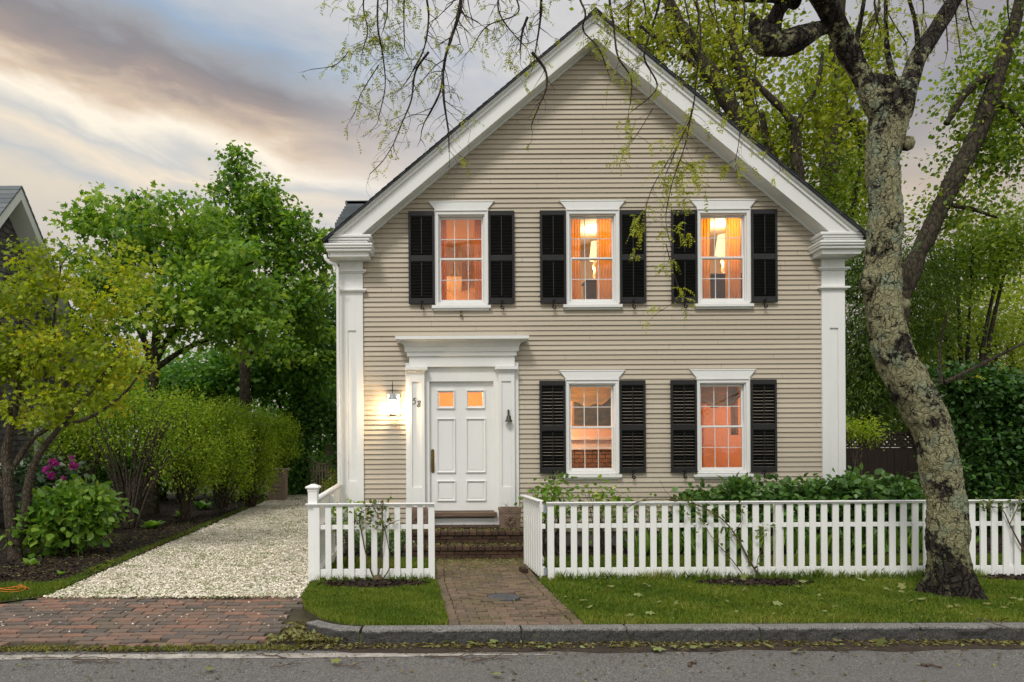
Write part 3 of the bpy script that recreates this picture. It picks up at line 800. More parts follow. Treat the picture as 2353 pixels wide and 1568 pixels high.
def table_lamp(x, y, z, k, w, label):
    t = thing('table_lamp', label, 'lamp', (x, y, z), 'lit table lamps upstairs')
    b = MB(); b.lathe([(.07,0),(.07,.015),(.022,.03),(.045,.10),(.02,.17),(.05,.25),(.03,.32),(.012,.36),(.008,.46)], (x, y, z), 18); b.build('lamp_base', M['plaster'], t, smooth=True)
    b = MB(); n = 40; vs = []; prof = [(.155*k, .36), (.145*k, .45), (.128*k, .55), (.105*k, .68)]
    for r, zz_ in prof:
        for i in range(n): a = 2*math.pi*i/n; rr = r*(1+.02*math.sin(a*20)); vs.append((x+rr*math.cos(a), y+rr*math.sin(a), z+zz_))
    b.add(vs, [(j*n+i, j*n+(i+1)%n, (j+1)*n+(i+1)%n, (j+1)*n+i) for j in range(3) for i in range(n)]); b.build('lamp_shade', M['shade_glow'], t, smooth=True)
    lamp(x, y, z+.80, w*4.0, .12, (1, .70, .40)); lamp(x-.05, y-.02, z+.2, w*.4, .05, (1, .62, .32))
    return t
table_lamp(4.55, YW+.62, 4.42, .86, 9, 'large lit table lamp with pleated shade behind the upstairs window nearest the street tree')
table_lamp(2.47, YW+.95, 4.42, .62, 9, 'smaller lit table lamp with white shade in the middle upstairs window')
def side_table(x, y, z, w, label):
    t = thing('side_table', label, 'table', (x, y, 2.95), 'side tables under the lamps')
    b = MB(); b.box(x-w, x+w, y-.2, y+.2, z-.035, z); b.build('table_top', M['dark_furniture'], t, bevel=.006)
    b = MB(); b.box(x-w+.03, x+w-.03, y-.17, y+.17, z-.5, z-.036); b.build('drawer', M['dark_furniture'], t, bevel=.006)
    for i in (-1, 1):
        for j in (-1, 1):
            b = MB(); b.tube([(x+i*(w-.05), y+j*.15, 2.952), (x+i*(w-.05), y+j*.15, z-.501)], [.016, .024], 8); b.build('leg', M['dark_furniture'], t)
side_table(4.55, YW+.62, 4.415, .28, 'dark side table under the large lit lamp')
side_table(2.47, YW+.95, 4.415, .20, 'dark side table under the smaller lit lamp')
def picture(x0, x1, z0, z1, y, label, canvas='landscape_canvas', w=.05):
    t = thing('framed_picture', label, 'picture', ((x0+x1)/2, y, z0))
    b = MB(); b.box(x0-w, x1+w, y-.03, y, z0-w, z0); b.box(x0-w, x1+w, y-.03, y, z1, z1+w); b.box(x0-w, x0, y-.03, y, z0, z1); b.box(x1, x1+w, y-.03, y, z0, z1); b.build('frame', M['gilt'], t, bevel=.006)
    b = MB(); b.box(x0, x1, y-.012, y-.002, z0, z1); b.build('canvas', M[canvas], t)
picture(2.28, 3.12, 1.98, 2.62, YW+2.0, 'framed dark green landscape painting above the mantel downstairs')
b = MB(); b.box(1.95, 3.2, YW+2.001, YW+3.39, .41, 2.795); tag(b.build('chimney_breast', M['salmon_plaster']), 'plastered chimney breast that carries the landscape painting downstairs', 'chimney breast')
t = thing('fireplace', 'brick hearth with white mantel seen low in the downstairs window', 'fireplace', (2.6, YW+1.9, .4))
b = MB(); b.box(1.75, 3.2, YW+1.78, YW+1.999, 1.70, 1.76); b.box(1.85, 3.2, YW+1.86, YW+1.999, 1.52, 1.699); b.build('mantel', M['white_gloss'], t, bevel=.008)
b = MB()
for j in range(14):
    for i in range(8):
        xx = 1.86+i*.165+(j % 2)*.08
        b.box(xx, xx+.155, YW+1.90, YW+1.998, .42+j*.078, .42+j*.078+.068, random.random())
b.build('hearth', M['hearth_brick'], t, tint=True, bevel=.004)
t = thing('wall_mirror', 'small gilt framed wall mirror beyond the lamp in the middle upstairs window', 'mirror', (2.5, YW+2.9, 4.0))
b = MB(); b.box(2.42, 2.78, YW+2.95, YW+2.99, 3.75, 4.35); b.build('frame', M['gilt'], t, bevel=.01)
b = MB(); b.box(2.47, 2.73, YW+2.93, YW+2.949, 3.80, 4.30); b.build('mirror_glass', M['white_gloss'], t)
t = thing('armchair', 'patterned armchair at the corner of the downstairs window nearest the street tree', 'armchair', (4.0, YW+.6, .4))
b = MB(); b.box(3.62, 4.18, YW+.4, YW+.9, .62, .86); b.build('seat', M['dark_furniture'], t, bevel=.05)
b = MB(); b.box(3.62, 4.12, YW+.34, YW+.46, .862, 1.38); b.build('backrest', M['hearth_brick'], t, bevel=.05)
for i in (3.66, 4.12):
    for j in (YW+.44, YW+.86): b = MB(); b.tube([(i, j, .402), (i, j, .619)], .02, 8); b.build('leg', M['dark_furniture'], t)

# things hung on the front wall ------------------------------------------------
lx, lz = wx(904, 930), wz(930, 904)
t = thing('wall_lantern', 'lit hanging wall lantern with a dull metal hood beside the front door', 'lantern', (lx, YW-.02, lz))
b = MB(); b.box(lx-.095, lx+.11, YW-.045, YW-.017, wz(955, 904), wz(906, 904)); b.build('mounting_block', M['white_paint'], t, bevel=.004)
b = MB(); y = YW-.15
b.tube([(lx, YW-.046, lz-.02), (lx, YW-.07, lz+.03), (lx, y, wz(905, 904)), (lx, y, wz(890, 904)), (lx, y, wz(878, 904))], [.012, .010, .007, .009, .005], 8)
ring = [(lx+.04*math.cos(a), y, wz(903, 904)+.04*math.sin(a)) for a in [2*math.pi*i/16 for i in range(17)]]
b.tube(ring, .003, 5); b.build('bracket', M['bronze'], t, smooth=True)
b = MB(); b.lathe([(.012,.075),(.035,.06),(.05,.03),(.07,-.02),(.075,-.03)], (lx, y, wz(918, 904)+.01), 20); b.build('lamp_shade', M['galvanised'], t, smooth=True)
b = MB(); b.lathe([(.0,.07),(.028,.055),(.04,.0),(.03,-.05),(.0,-.07)], (lx, y, wz(936, 904)), 16); b.build('bulb', M['bulb_glow'], t, smooth=True)
b = MB(); zc = wz(954, 904); b.lathe([(.05,.0),(.055,.012),(.02,.02)], (lx, y, zc-.01), 16)
for i in range(4):
    a = math.pi/4+i*math.pi/2; b.tube([(lx+.058*math.cos(a), y+.058*math.sin(a), zc), (lx+.066*math.cos(a), y+.066*math.sin(a), wz(922, 904))], .003, 5)
b.build('cage', M['bronze'], t, smooth=True)
lamp(lx, y-.02, wz(938, 904), 70.0, .05, (1, .70, .38))

bx = wx(1167, 955)
t = thing('door_bell', 'dark bronze bell hanging on the white door pilaster away from the lantern', 'bell', (bx, YD, wz(957, 1167)))
b = MB(); z = wz(970, 1167); yy = YD-.045
b.lathe([(.062,0),(.055,.008),(.040,.035),(.034,.075),(.022,.098),(.004,.104)], (bx, yy, z), 18); b.build('bell_cup', M['bronze'], t, smooth=True)
b = MB(); b.tube([(bx, YD+.018, z+.17), (bx, YD-.01, z+.175), (bx, yy, z+.155), (bx, yy, z+.10)], [.012, .012, .010, .008], 8); b.box(bx-.014, bx+.014, YD-.002, YD+.0195, z+.10, z+.19); b.build('bracket', M['bronze'], t)
bx = wx(1060, 720)
t = thing('hook_bell', 'tiny brass bell hook on the clapboards under the upstairs window above the door', 'bell', (bx, YW-.02, wz(720, 1060)))
b = MB(); z = wz(728, 1060); b.lathe([(.024,0),(.02,.02),(.01,.045),(.004,.055)], (bx, YW-.045, z), 14); b.build('bell_cup', M['brass'], t, smooth=True)
b = MB(); b.tube([(bx-.01, YW-.018, z+.05), (bx-.012, YW-.045, z+.09), (bx, YW-.045, z+.105), (bx+.012, YW-.045, z+.09), (bx+.004, YW-.045, z+.052)], .004, 6); b.build('hook', M['black_iron'], t)

# brick steps, mat, planters ---------------------------------------------------
t = thing('brick_steps', 'mossy dark brick steps rising to the front door', 'steps', (.6, 10.3, 0))
SX0, SX1 = at(930, 1240, 10.1).x, at(1204, 1240, 10.1).x
def courses(y0, y1, z0, z1, name):
    b = MB(); b.box(SX0+.01, SX1-.01, y0+.02, y1, z0-.02, z1-.055, .1)
    n = max(1, round((z1-z0)/.062)); hgt = (z1-z0)/n
    for j in range(n):
        top = j == n-1; w = .105 if top else .205; x = SX0-(.0 if top else (j % 2)*.1)
        while x < SX1-.02:
            a, c = max(x, SX0), min(x+w-.008, SX1)
            if c-a > .03:
                o = random.uniform(-.004, .004)-(.022 if top else 0)
                b.box(a, c, y0+o, (y1 if top else y0+.10), z0+j*hgt+.003, z0+(j+1)*hgt-.003+random.uniform(-.002, .002), random.random())
            x += w
    return b.build(name, M['step_brick'], t, tint=True, bevel=.006)
courses(9.80, 10.16, 0, .178, 'lower_step'); courses(10.12, YW-.07, .178, .350, 'landing')
b = MB(); m0, m1 = at(1000, 1200, 10.75).x, at(1142, 1200, 10.75).x
b.box(m0, m1, 10.5, 10.82, .352, .374); tag(b.build('door_mat', M['door_mat'], bevel=.006), 'worn dark brown door mat on the brick landing', 'door mat')
def planter(x, y, label):
    t = thing('stone_planter', label, 'planter', (x, y, .35), 'carved stone planters at the door')
    w, h = .165, .30; b = MB(); z = .353; k = .87
    def ring(s, zz): return [(x-w*s, y-w*s, zz), (x+w*s, y-w*s, zz), (x+w*s, y+w*s, zz), (x-w*s, y+w*s, zz)]
    vs = ring(.88, z)+ring(.97, z+h-.05)+ring(1.0, z+h-.05)+ring(1.0, z+h)+ring(.84, z+h)+ring(.80, z+h-.06)
    fs = [(3,2,1,0)]+[(r*4+i, r*4+(i+1)%4, r*4+4+(i+1)%4, r*4+4+i) for r in range(5) for i in range(4)]+[(20,21,22,23)]
    b.add(vs, fs)
    b.build('bowl', M['planter_stone'], t, bevel=.006)
    b = MB(); zc = z+h*.42; yf = y-w*.915
    for i in range(11):
        a = math.pi*(1.5+ (i-5)/5.6*.86); a2 = 2*math.pi*i/11
        b.tube([(x+.012*math.cos(a2), yf-.006, zc-.02+.012*math.sin(a2)), (x+.05*math.cos(a2), yf-.010, zc+.05*math.sin(a2)), (x+.075*math.cos(a2), yf-.008, zc+.075*math.sin(a2))], [.005, .011, .015], 6)
    b.tube([(x+.095*math.cos(2*math.pi*i/20), yf-.004, zc+.095*math.sin(2*math.pi*i/20)) for i in range(21)], .006, 5)
    b.box(x-.13, x+.13, yf-.012, yf-.002, z+h-.075, z+h-.065)
    b.build('shell_carving', M['planter_stone'], t, smooth=True)
    b = MB(); b.box(x-.12, x+.12, y-.12, y+.12, z+h-.058, z+h-.035); b.build('potting_soil', M['soil'], t)
    b = MB()
    for q in range(4): b.tube([(x+random.uniform(-.08,.08), y+random.uniform(-.08,.08), z+h-.04), (x+random.uniform(-.1,.1), y, z+h+random.uniform(.03,.08))], [.004,.002], 5)
    b.build('dead_stalks', M['dry_twig'], t)
planter(at(1171, 1190, 10.62).x, 10.62, 'square stone planter with carved shell beside the gate side of the door')
planter(at(960, 1190, 10.62).x, 10.62, 'square stone planter half hidden by the short picket fence')
# ------------------------------------------------------------------ ground, road, kerb, paths
ZROAD = -.130
def zg(x, y):
    """height of the rough soil under everything"""
    if y < 5.96: return -.20
    if x > -.85: return -.20 if y < 6.02 else -.045
    return min(-.045, -.20+(y-5.96)/1.4*.155)
xs = [-300, -60, -20, -9, -6, -4, -2, -.851, -.849, 2, 6, 12, 30, 300]
ys = [-300, -20, 5.9, 5.96, 6.019, 6.021, 6.4, 6.8, 7.36, 9, 14, 20, 30, 60, 400]
vs = [(x, y, zg(x, y)) for y in ys for x in xs]; nx = len(xs)
b = MB(); b.add(vs, [(j*nx+i, j*nx+i+1, (j+1)*nx+i+1, (j+1)*nx+i) for j in range(len(ys)-1) for i in range(nx-1)])
tag(b.build('ground', M['field']), kind='structure')
b = MB(); b.add([(-80,-4,ZROAD),(80,-4,ZROAD),(80,6.0,ZROAD),(-80,6.0,ZROAD)], [(0,1,2,3)]); tag(b.build('road', M['asphalt']), kind='structure')
# white edge line, worn out towards the brick path
b = MB(); x = -9.0
while x < .7:
    w = .14; yc = 5.70+random.uniform(-.006,.006); hw = .062*(1 if x < -1.0 else max(.12, 1-(x+1.0)/1.7))
    b.add([(x, yc-hw-random.uniform(0,.004), ZROAD+.004), (x+w, yc-hw, ZROAD+.004), (x+w, yc+hw, ZROAD+.004), (x, yc+hw+random.uniform(0,.004), ZROAD+.004)], [(0,1,2,3)]); x += w
tag(b.build('road_line', M['road_paint']), kind='structure')
b = MB(); pts = []
n = 90
for i in range(n+1):
    x = -9+18*i/n; pts.append((x, 5.82+.025*math.sin(x*3.1)+.02*math.sin(x*7.7+1)+.012*math.sin(x*19)+(-.06 if x > -1 else .03)))
vs = [(p[0], p[1], ZROAD+.003) for p in pts]+[(p[0], 6.02, ZROAD+.012) for p in pts]
b.add(vs, [(i, i+1, n+2+i, n+1+i) for i in range(n)]); tag(b.build('gutter_strip', M['soil']), kind='structure')

# kerb stones
KJ = [-.80, .586, 1.50, 2.64, 4.03, 5.55, 7.1, 8.8]
KL = ['granite kerb stone joining the rounded end stone, in front of the small lawn', 'short granite kerb stone at the foot of the brick path', 'granite kerb stone at the lawn corner just past the brick path',
      'long granite kerb stone under the middle of the lawn strip', 'granite kerb stone nearest the foot of the leaning street tree', 'granite kerb stone past the street tree at the picture edge', 'last granite kerb stone']
from mathutils import noise as mno
def rock(b, poly, z0, z1, seed):
    """stone block from a plan outline with a sawn top and a split, uneven front"""
    n = len(poly); rows = 5; vs = []
    for j in range(rows+1):
        z = z0+(z1-z0)*j/rows
        for i, p in enumerate(poly):
            a = poly[(i+1) % n]; c = poly[i-1]
            d = Vector((a[1]-c[1], -(a[0]-c[0]), 0)); d.normalize()
            k = .020*mno.noise((p[0]*9+seed, p[1]*9, z*14)) + .011*mno.noise((p[0]*30+seed, p[1]*9, z*40)) if j < rows else -.004
            vs.append((p[0]+d.x*k, p[1]+d.y*k, z + (.0 if j else 0)))
    fs = [(j*n+i, j*n+(i+1) % n, (j+1)*n+(i+1) % n, (j+1)*n+i) for j in range(rows) for i in range(n)]
    fs.append(tuple(rows*n+i for i in range(n)))
    b.add(vs, fs)
def edge(a, c, step=.035):
    n = max(1, int(math.dist(a, c)/step)); return [(a[0]+(c[0]-a[0])*i/n, a[1]+(c[1]-a[1])*i/n) for i in range(n)]
for i in range(len(KJ)-1):
    x0, x1 = KJ[i]+.006, KJ[i+1]-.006; y0 = 6.008+random.uniform(-.004,.004); y1 = 6.152
    b = MB(); rock(b, edge((x0,y0),(x1,y0))+edge((x1,y0),(x1,y1))+edge((x1,y1),(x0,y1))+edge((x0,y1),(x0,y0)), -.20, .002+random.uniform(-.003,.003), i*7.3)
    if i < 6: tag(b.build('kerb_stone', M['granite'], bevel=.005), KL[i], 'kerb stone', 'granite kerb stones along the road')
b = MB(); fr = []
for i in range(9):
    a = i/8; fr.append((-.812-.53*a, 6.01+.30*a**1.8))
poly = []
for i in range(8): poly += edge(fr[8-i], fr[7-i])
poly += [fr[0], (-.812, 6.16), (-.95, 6.19), (-1.12, 6.28), (-1.24, 6.40)]
rock(b, poly, -.20, -.004, 3.3)
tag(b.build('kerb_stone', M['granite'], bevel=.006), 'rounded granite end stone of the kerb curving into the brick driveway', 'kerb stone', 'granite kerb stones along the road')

# brick path: every brick laid separately, heaved round the manhole
PL = [(6.16, -.04), (8.2, -.20), (9.82, -.24)]; PRR = [(6.16, 1.165), (8.2, 1.0), (9.82, .985)]
def lerp_edge(E, y):
    if y <= E[0][0]: return E[0][1]
    for (a, xa), (c, xc) in zip(E, E[1:]):
        if y <= c: return xa+(xc-xa)*(y-a)/(c-a)
    return E[-1][1]
MH = ground_at(1158, 1374); MHR = .165
b = MB()
def brick(x0, x1, y0, y1, zb, tlt=.004):
    j = random.uniform; cx_, cy_ = (x0+x1)/2, (y0+y1)/2
    d = math.hypot(cx_-MH.x, cy_-MH.y)
    if d < MHR+.045: return
    amp = .010+.05*math.exp(-((d-.26)/.12)**2)
    r = j(-amp, amp)*(2.2 if d < .36 else 1); zt = zb+j(-.003, .003)+(.018*math.exp(-((d-.22)/.14)**2))
    ca, sa = math.cos(r), math.sin(r); hx, hy = (x1-x0)/2-.0035, (y1-y0)/2-.0035
    ax = Vector((ca*hx, sa*hx, j(-tlt, tlt)+(.012*(d < .33)*j(-1, 1)))); ay = Vector((-sa*hy, ca*hy, j(-tlt, tlt)*.7)); az = Vector((0, 0, .03))
    b.obox((cx_, cy_, zt-.03), ax, ay, az, random.random())
y = 6.16; row = 0
while y < 9.80:
    xl, xr = lerp_edge(PL, y+.05), lerp_edge(PRR, y+.05); x = xl+.1-(row % 2)*.10
    while x < xr-.10:
        w = random.uniform(.196, .204); x1 = min(x+w, xr-.10); x0 = max(x, xl+.10)
        if x1-x0 > .03: brick(x0, x1, y, y+.0985, .0)
        x += w
    y += .0985+random.uniform(-.001,.001); row += 1
for E, s in ((PL, 1), (PRR, -1)):
    y = 6.16
    while y < 9.7:
        x = lerp_edge(E, y+.1); brick(min(x, x+s*.098), max(x, x+s*.098), y, y+.2, .001); y += .2
tag(b.build('brick_path', M['paver_brick'], tint=True, bevel=.004), kind='structure')
b = MB(); b.add([(PL[0][1]-.02,6.14,-.012),(PRR[0][1]+.02,6.14,-.012),(PRR[1][1]+.02,8.2,-.012),(PRR[2][1]+.02,9.86,-.012),(PL[2][1]-.02,9.86,-.012),(PL[1][1]-.02,8.2,-.012)], [(0,1,2,3,4,5)])
tag(b.build('path_bed', M['joint_soil']), kind='structure')
# apron
b = MB(); MHs = (MH.x, MH.y); MH_keep = MH.copy(); MH = Vector((50, 50, 0))
def zap(y): return -.125+(y-5.93)/1.42*.125
y = 5.94; row = 0
while y < 7.34:
    x = -6.6-(row % 2)*.1
    while x < -1.35:
        w = random.uniform(.194, .206)
        xr = -1.50 + .05*math.sin(y*9)
        left = -6.6 if y < 6.5 else -6.6+(y-6.5)*2.6
        if left < x and x+w < xr and not (y < 6.06 and random.random() < .25):
            wav = .014*math.sin(x*2.3+1)*math.sin(y*2.5)
            brick(x, x+w, y+.02*math.sin(x*1.7)+.01*math.sin(x*4.1), y+.1+.02*math.sin(x*1.7)+.01*math.sin(x*4.1), zap(y)+wav, .003)
        x += w
    y += .1; row += 1
MH = MH_keep
tag(b.build('brick_apron', M['apron_brick'], tint=True, bevel=.005), kind='structure')
b = MB(); b.add([(-9,5.93,-.150),(-1.14,5.93,-.150),(-1.14,7.38,-.022),(-9,7.38,-.022)], [(0,1,2,3)]); tag(b.build('apron_bed', M['joint_soil']), kind='structure')
# shell drive
b = MB(); drive = [(-4.32,7.37),(-1.62,7.36),(-1.70,8.4),(-1.78,11),(-1.8,24.6),(-5.95,24.6),(-5.35,18),(-5.0,14.5),(-4.75,11.5),(-4.5,9)]
b.add([(p[0], p[1], .0) for p in drive], [tuple(range(len(drive)))]); tag(b.build('driveway', M['shell_gravel']), kind='structure')
def in_poly(P, poly):
    x, y = P[:, 0], P[:, 1]; ins = np.zeros(len(P), bool); n = len(poly)
    for i in range(n):
        x1, y1 = poly[i]; x2, y2 = poly[(i+1) % n]
        c = ((y1 > y) != (y2 > y)) & (x < (x2-x1)*(y-y1)/((y2-y1) if y2 != y1 else 1e-9)+x1); ins ^= c
    return ins
def sample_poly(poly, n, bias=None):
    a = np.array(poly); lo, hi = a.min(0), a.max(0); out = []
    while sum(len(o) for o in out) < n:
        P = lo+(hi-lo)*rng.random((n*2, 2))
        if bias is not None: P[:, 1] = lo[1]+(hi[1]-lo[1])*rng.random(n*2)**bias
        out.append(P[in_poly(P, poly)])
    return np.concatenate(out)[:n]
# loose shells on top
n = 80000; P2 = sample_poly(drive, n, 2.4); P = np.c_[P2, rng.random(n)*.012+.004]
ang = rng.random(n)*6.283; D = np.c_[np.cos(ang), np.sin(ang), rng.normal(0,.25,n)]; N = np.c_[rng.normal(0,.45,(n,2)), np.ones(n)]
V, Fx = leaf_arrays(P, D, N, .013+.024*rng.random(n)**2, 'broad')
o = arrays_mesh('shell_chips', V, [Fx], rng.random(n)**.45, M['shell_chip']); tag(o, 'crushed white shells spread loose over the driveway', 'shell gravel', kind='stuff')
n = 130; P2 = sample_poly([(-4.3,6.3),(-1.6,6.3),(-1.6,7.35),(-4.3,7.35)], n); P = np.c_[P2, zap(P2[:,1])+.018]
V, Fx = leaf_arrays(P, np.c_[rng.normal(0,1,(n,2)), np.zeros(n)], np.c_[rng.normal(0,.2,(n,2)), np.ones(n)], .012+.016*rng.random(n), 'broad')
o = arrays_mesh('shell_chips', V, [Fx], .5+.5*rng.random(n), M['shell_chip']); tag(o, 'white shell bits strayed onto the brick apron', 'shell gravel', kind='stuff')

# turf and planting beds
def sheet(name, poly, z, mat, kind='structure'):
    b = MB(); b.add([(p[0], p[1], z) for p in poly], [tuple(range(len(poly)))]); return tag(b.build(name, M[mat]), kind=kind)
L1 = [(-1.22,6.42),(-.95,6.2),(-.6,6.165),(-.045,6.165),(-.203,8.22),(-1.66,8.25),(-1.60,7.35),(-1.45,6.8)]
L2 = [(1.162,6.165),(9.5,6.165),(9.5,8.22),(1.0,8.22)]
L3 = [(-1.62,8.22),(-.22,8.22),(-.25,9.75),(-1.62,9.8)]; L4 = [(1.04,8.22),(9.5,8.22),(9.5,9.8),(1.02,9.85)]
L5 = [(-9,6.9),(-5.9,6.7),(-4.75,7.2),(-4.4,7.5),(-4.55,8.25),(-5.3,8.1),(-9,8.3)]
b = MB(); b.zprism(L1, -.2, -.006); tag(b.build('lawn_soil', M['joint_soil']), kind='structure')
for p, z in ((L1,-.004),(L2,-.004),(L3,-.006),(L4,-.006),(L5,-.012)): sheet('lawn', p, z, 'turf')
sheet('planting_bed', [(1.0,9.7),(10,9.7),(10,14),(6.2,14),(6.2,11.2),(1.0,11.2)], -.010, 'mulch'); sheet('planting_bed', [(-1.66,9.7),(-.24,9.7),(-.24,11.2),(-1.66,11.2)], -.010, 'mulch')
sheet('planting_bed', [(-12,8.0),(-5.2,8.0),(-4.5,8.2),(-4.4,9),(-4.65,11.5),(-4.9,14.5),(-5.25,18),(-5.85,24.6),(-12,24.6)], -.003, 'mulch')
def mulch_mound(cx, cy, rx, ry):
    b = MB(); n, r = 40, 6; vs = [(cx, cy, .035)]
    for j in range(1, r+1):
        for i in range(n):
            a = 2*math.pi*i/n; k = j/r*(1+.06*math.sin(3*a+cx)+.04*math.sin(7*a))
            vs.append((cx+rx*k*math.cos(a), cy+ry*k*math.sin(a), .035*(1-(j/r)**2)+random.uniform(-.006,.008)-(.012 if j == r else 0)))
    fs = [(0, 1+i, 1+(i+1) % n) for i in range(n)]+[(1+(j-1)*n+i, 1+j*n+i, 1+j*n+(i+1) % n, 1+(j-1)*n+(i+1) % n) for j in range(1, r) for i in range(n)]
    b.add(vs, fs); tag(b.build('mulch_mound', M['mulch'], smooth=True), kind='structure')
MOUNDS = [(ground_at(858,1346), .62, .21), (ground_at(1735,1343), .66, .20), (ground_at(2360,1333), .5, .2)]
for c, rx, ry in MOUNDS: mulch_mound(c.x, c.y, rx, ry)
# mulch chips
def chips(name, poly, n, size, mat, label, z=.004, cols=None, bias=None, shape='leaf', flat=.35):
    P2 = sample_poly(poly, n, bias); P = np.c_[P2, z+rng.random(n)*.012]
    V, Fx = leaf_arrays(P, np.c_[rng.normal(0,1,(n,2)), rng.normal(0,.2,n)], np.c_[rng.normal(0,flat,(n,2)), np.ones(n)], size*(.5+rng.random(n)), shape)
    o = arrays_mesh(name, V, [Fx], rng.random(n) if cols is None else cols(n), M[mat]); return tag(o, label, 'leaf litter', kind='stuff')
tintmat('bark_chip', [(.016,.010,.008),(.035,.022,.015),(.075,.05,.032)], .95)
chips('bark_chips', [(-12,8.2),(-5.1,8.2),(-4.5,8.6),(-4.7,11.5),(-5.0,14.5),(-5.4,18),(-5.9,22),(-12,22)], 26000, .05, 'bark_chip', 'dark bark mulch covering the bed along the driveway', bias=1.8)
chips('bark_chips', [(1.0,9.7),(9,9.7),(9,11),(1,11)], 9000, .045, 'bark_chip', 'dark bark mulch in front of the house foundation')
for c, rx, ry in MOUNDS:
    el = [(c.x+rx*math.cos(a), c.y+ry*math.sin(a)) for a in np.linspace(0, 6.2, 24)]
    chips('bark_chips', el, 1500, .045, 'bark_chip', 'dark bark mulch round the rose under the picket fence', z=.022)
# fallen leaves
LT = lambda n: np.clip(rng.normal(.6,.28,n), 0, 1)
chips('leaf_litter', [(-1.3,5.86),(8,5.86),(8,6.0),(-.8,6.0),(-1.4,6.25)], 2300, .04, 'litter_leaf', 'yellow green fallen leaves drifted along the foot of the kerb', z=ZROAD+.012, cols=lambda n: np.clip(rng.normal(.42,.3,n),0,1), flat=.6)
chips('leaf_litter', [(-1.62,5.98),(-1.0,5.98),(-.9,6.02),(-1.25,6.3),(-1.4,6.6),(-1.55,6.6)], 420, .05, 'litter_leaf', 'leaves and weeds caught between the apron and the rounded kerb end', z=-.085, cols=lambda n: np.clip(rng.normal(.5,.3,n),0,1), flat=.7)
chips('leaf_litter', [(-7,5.2),(7,5.2),(7,5.86),(-7,5.86)], 900, .03, 'litter_leaf', 'brown leaf crumbs thinning out over the road edge', z=ZROAD+.008, cols=lambda n: np.clip(rng.normal(.2,.2,n),0,1), bias=.35, shape='thin')
chips('leaf_litter', [(-7,5.82),(-1.3,5.82),(-1.3,5.97),(-7,5.97)], 1500, .035, 'litter_leaf', 'dry leaf crumbs between the road and the brick apron', z=ZROAD+.012, cols=lambda n: np.clip(rng.normal(.35,.3,n),0,1), flat=.6)
chips('leaf_litter', [(-.04,6.17),(1.15,6.17),(1.0,8.2),(.98,9.8),(-.22,9.8),(-.2,8.2)], 1300, .022, 'litter_leaf', 'small yellow petals and leaflets strewn over the brick path', z=.003, cols=lambda n: np.clip(rng.normal(.75,.2,n),0,1), bias=.7)
chips('leaf_litter', [(-.20,8.4),(.98,8.4),(.98,9.8),(-.23,9.8)], 900, .03, 'litter_leaf', 'yellow leaflets gathered at the foot of the steps', z=.003, cols=lambda n: np.clip(rng.normal(.8,.2,n),0,1), bias=.4)
chips('leaf_litter', [(SX0,10.12),(SX1,10.12),(SX1,10.95),(SX0,10.95)], 900, .03, 'litter_leaf', 'yellow leaflets lying on the landing', z=.354, cols=lambda n: np.clip(rng.normal(.75,.22,n),0,1))
chips('leaf_litter', [(SX0,9.8),(SX1,9.8),(SX1,10.12),(SX0,10.12)], 420, .03, 'litter_leaf', 'yellow leaflets lying on the lower step', z=.184, cols=lambda n: np.clip(rng.normal(.75,.22,n),0,1))
chips('leaf_litter', L2, 130, .075, 'litter_leaf', 'pale fallen leaves scattered on the grass by the street tree', z=.035, cols=lambda n: .75+.25*rng.random(n), shape='maple', flat=.5)
chips('leaf_litter', [(-5,7.3),(-1.7,7.3),(-1.7,7.5),(-5,7.5)], 500, .03, 'litter_leaf', 'leaf crumbs along the joint of shells and bricks', z=.006, cols=lambda n: np.clip(rng.normal(.45,.3,n),0,1))
chips('leaf_litter', [(-6,4.9),(7,4.9),(7,5.8),(-6,5.8)], 420, .035, 'litter_leaf', 'scattered leaf bits on the asphalt', z=ZROAD+.006, cols=lambda n: np.clip(rng.normal(.3,.25,n),0,1), bias=.5)
chips('leaf_litter', [(-5.6,5.95),(-1.45,5.95),(-1.6,7.3),(-4.6,7.3)], 1, .02, 'litter_leaf', 'single leaf bit on the apron', z=.03)
chips('leaf_litter', [(-5.2,8.4),(-4.5,8.8),(-4.75,11.5),(-5.1,14.5),(-5.4,16),(-6.5,13),(-6,9)], 1500, .035, 'litter_leaf', 'pale leaflets on the dark bark mulch by the driveway', z=.014, cols=lambda n: np.clip(rng.normal(.35,.25,n),0,1))

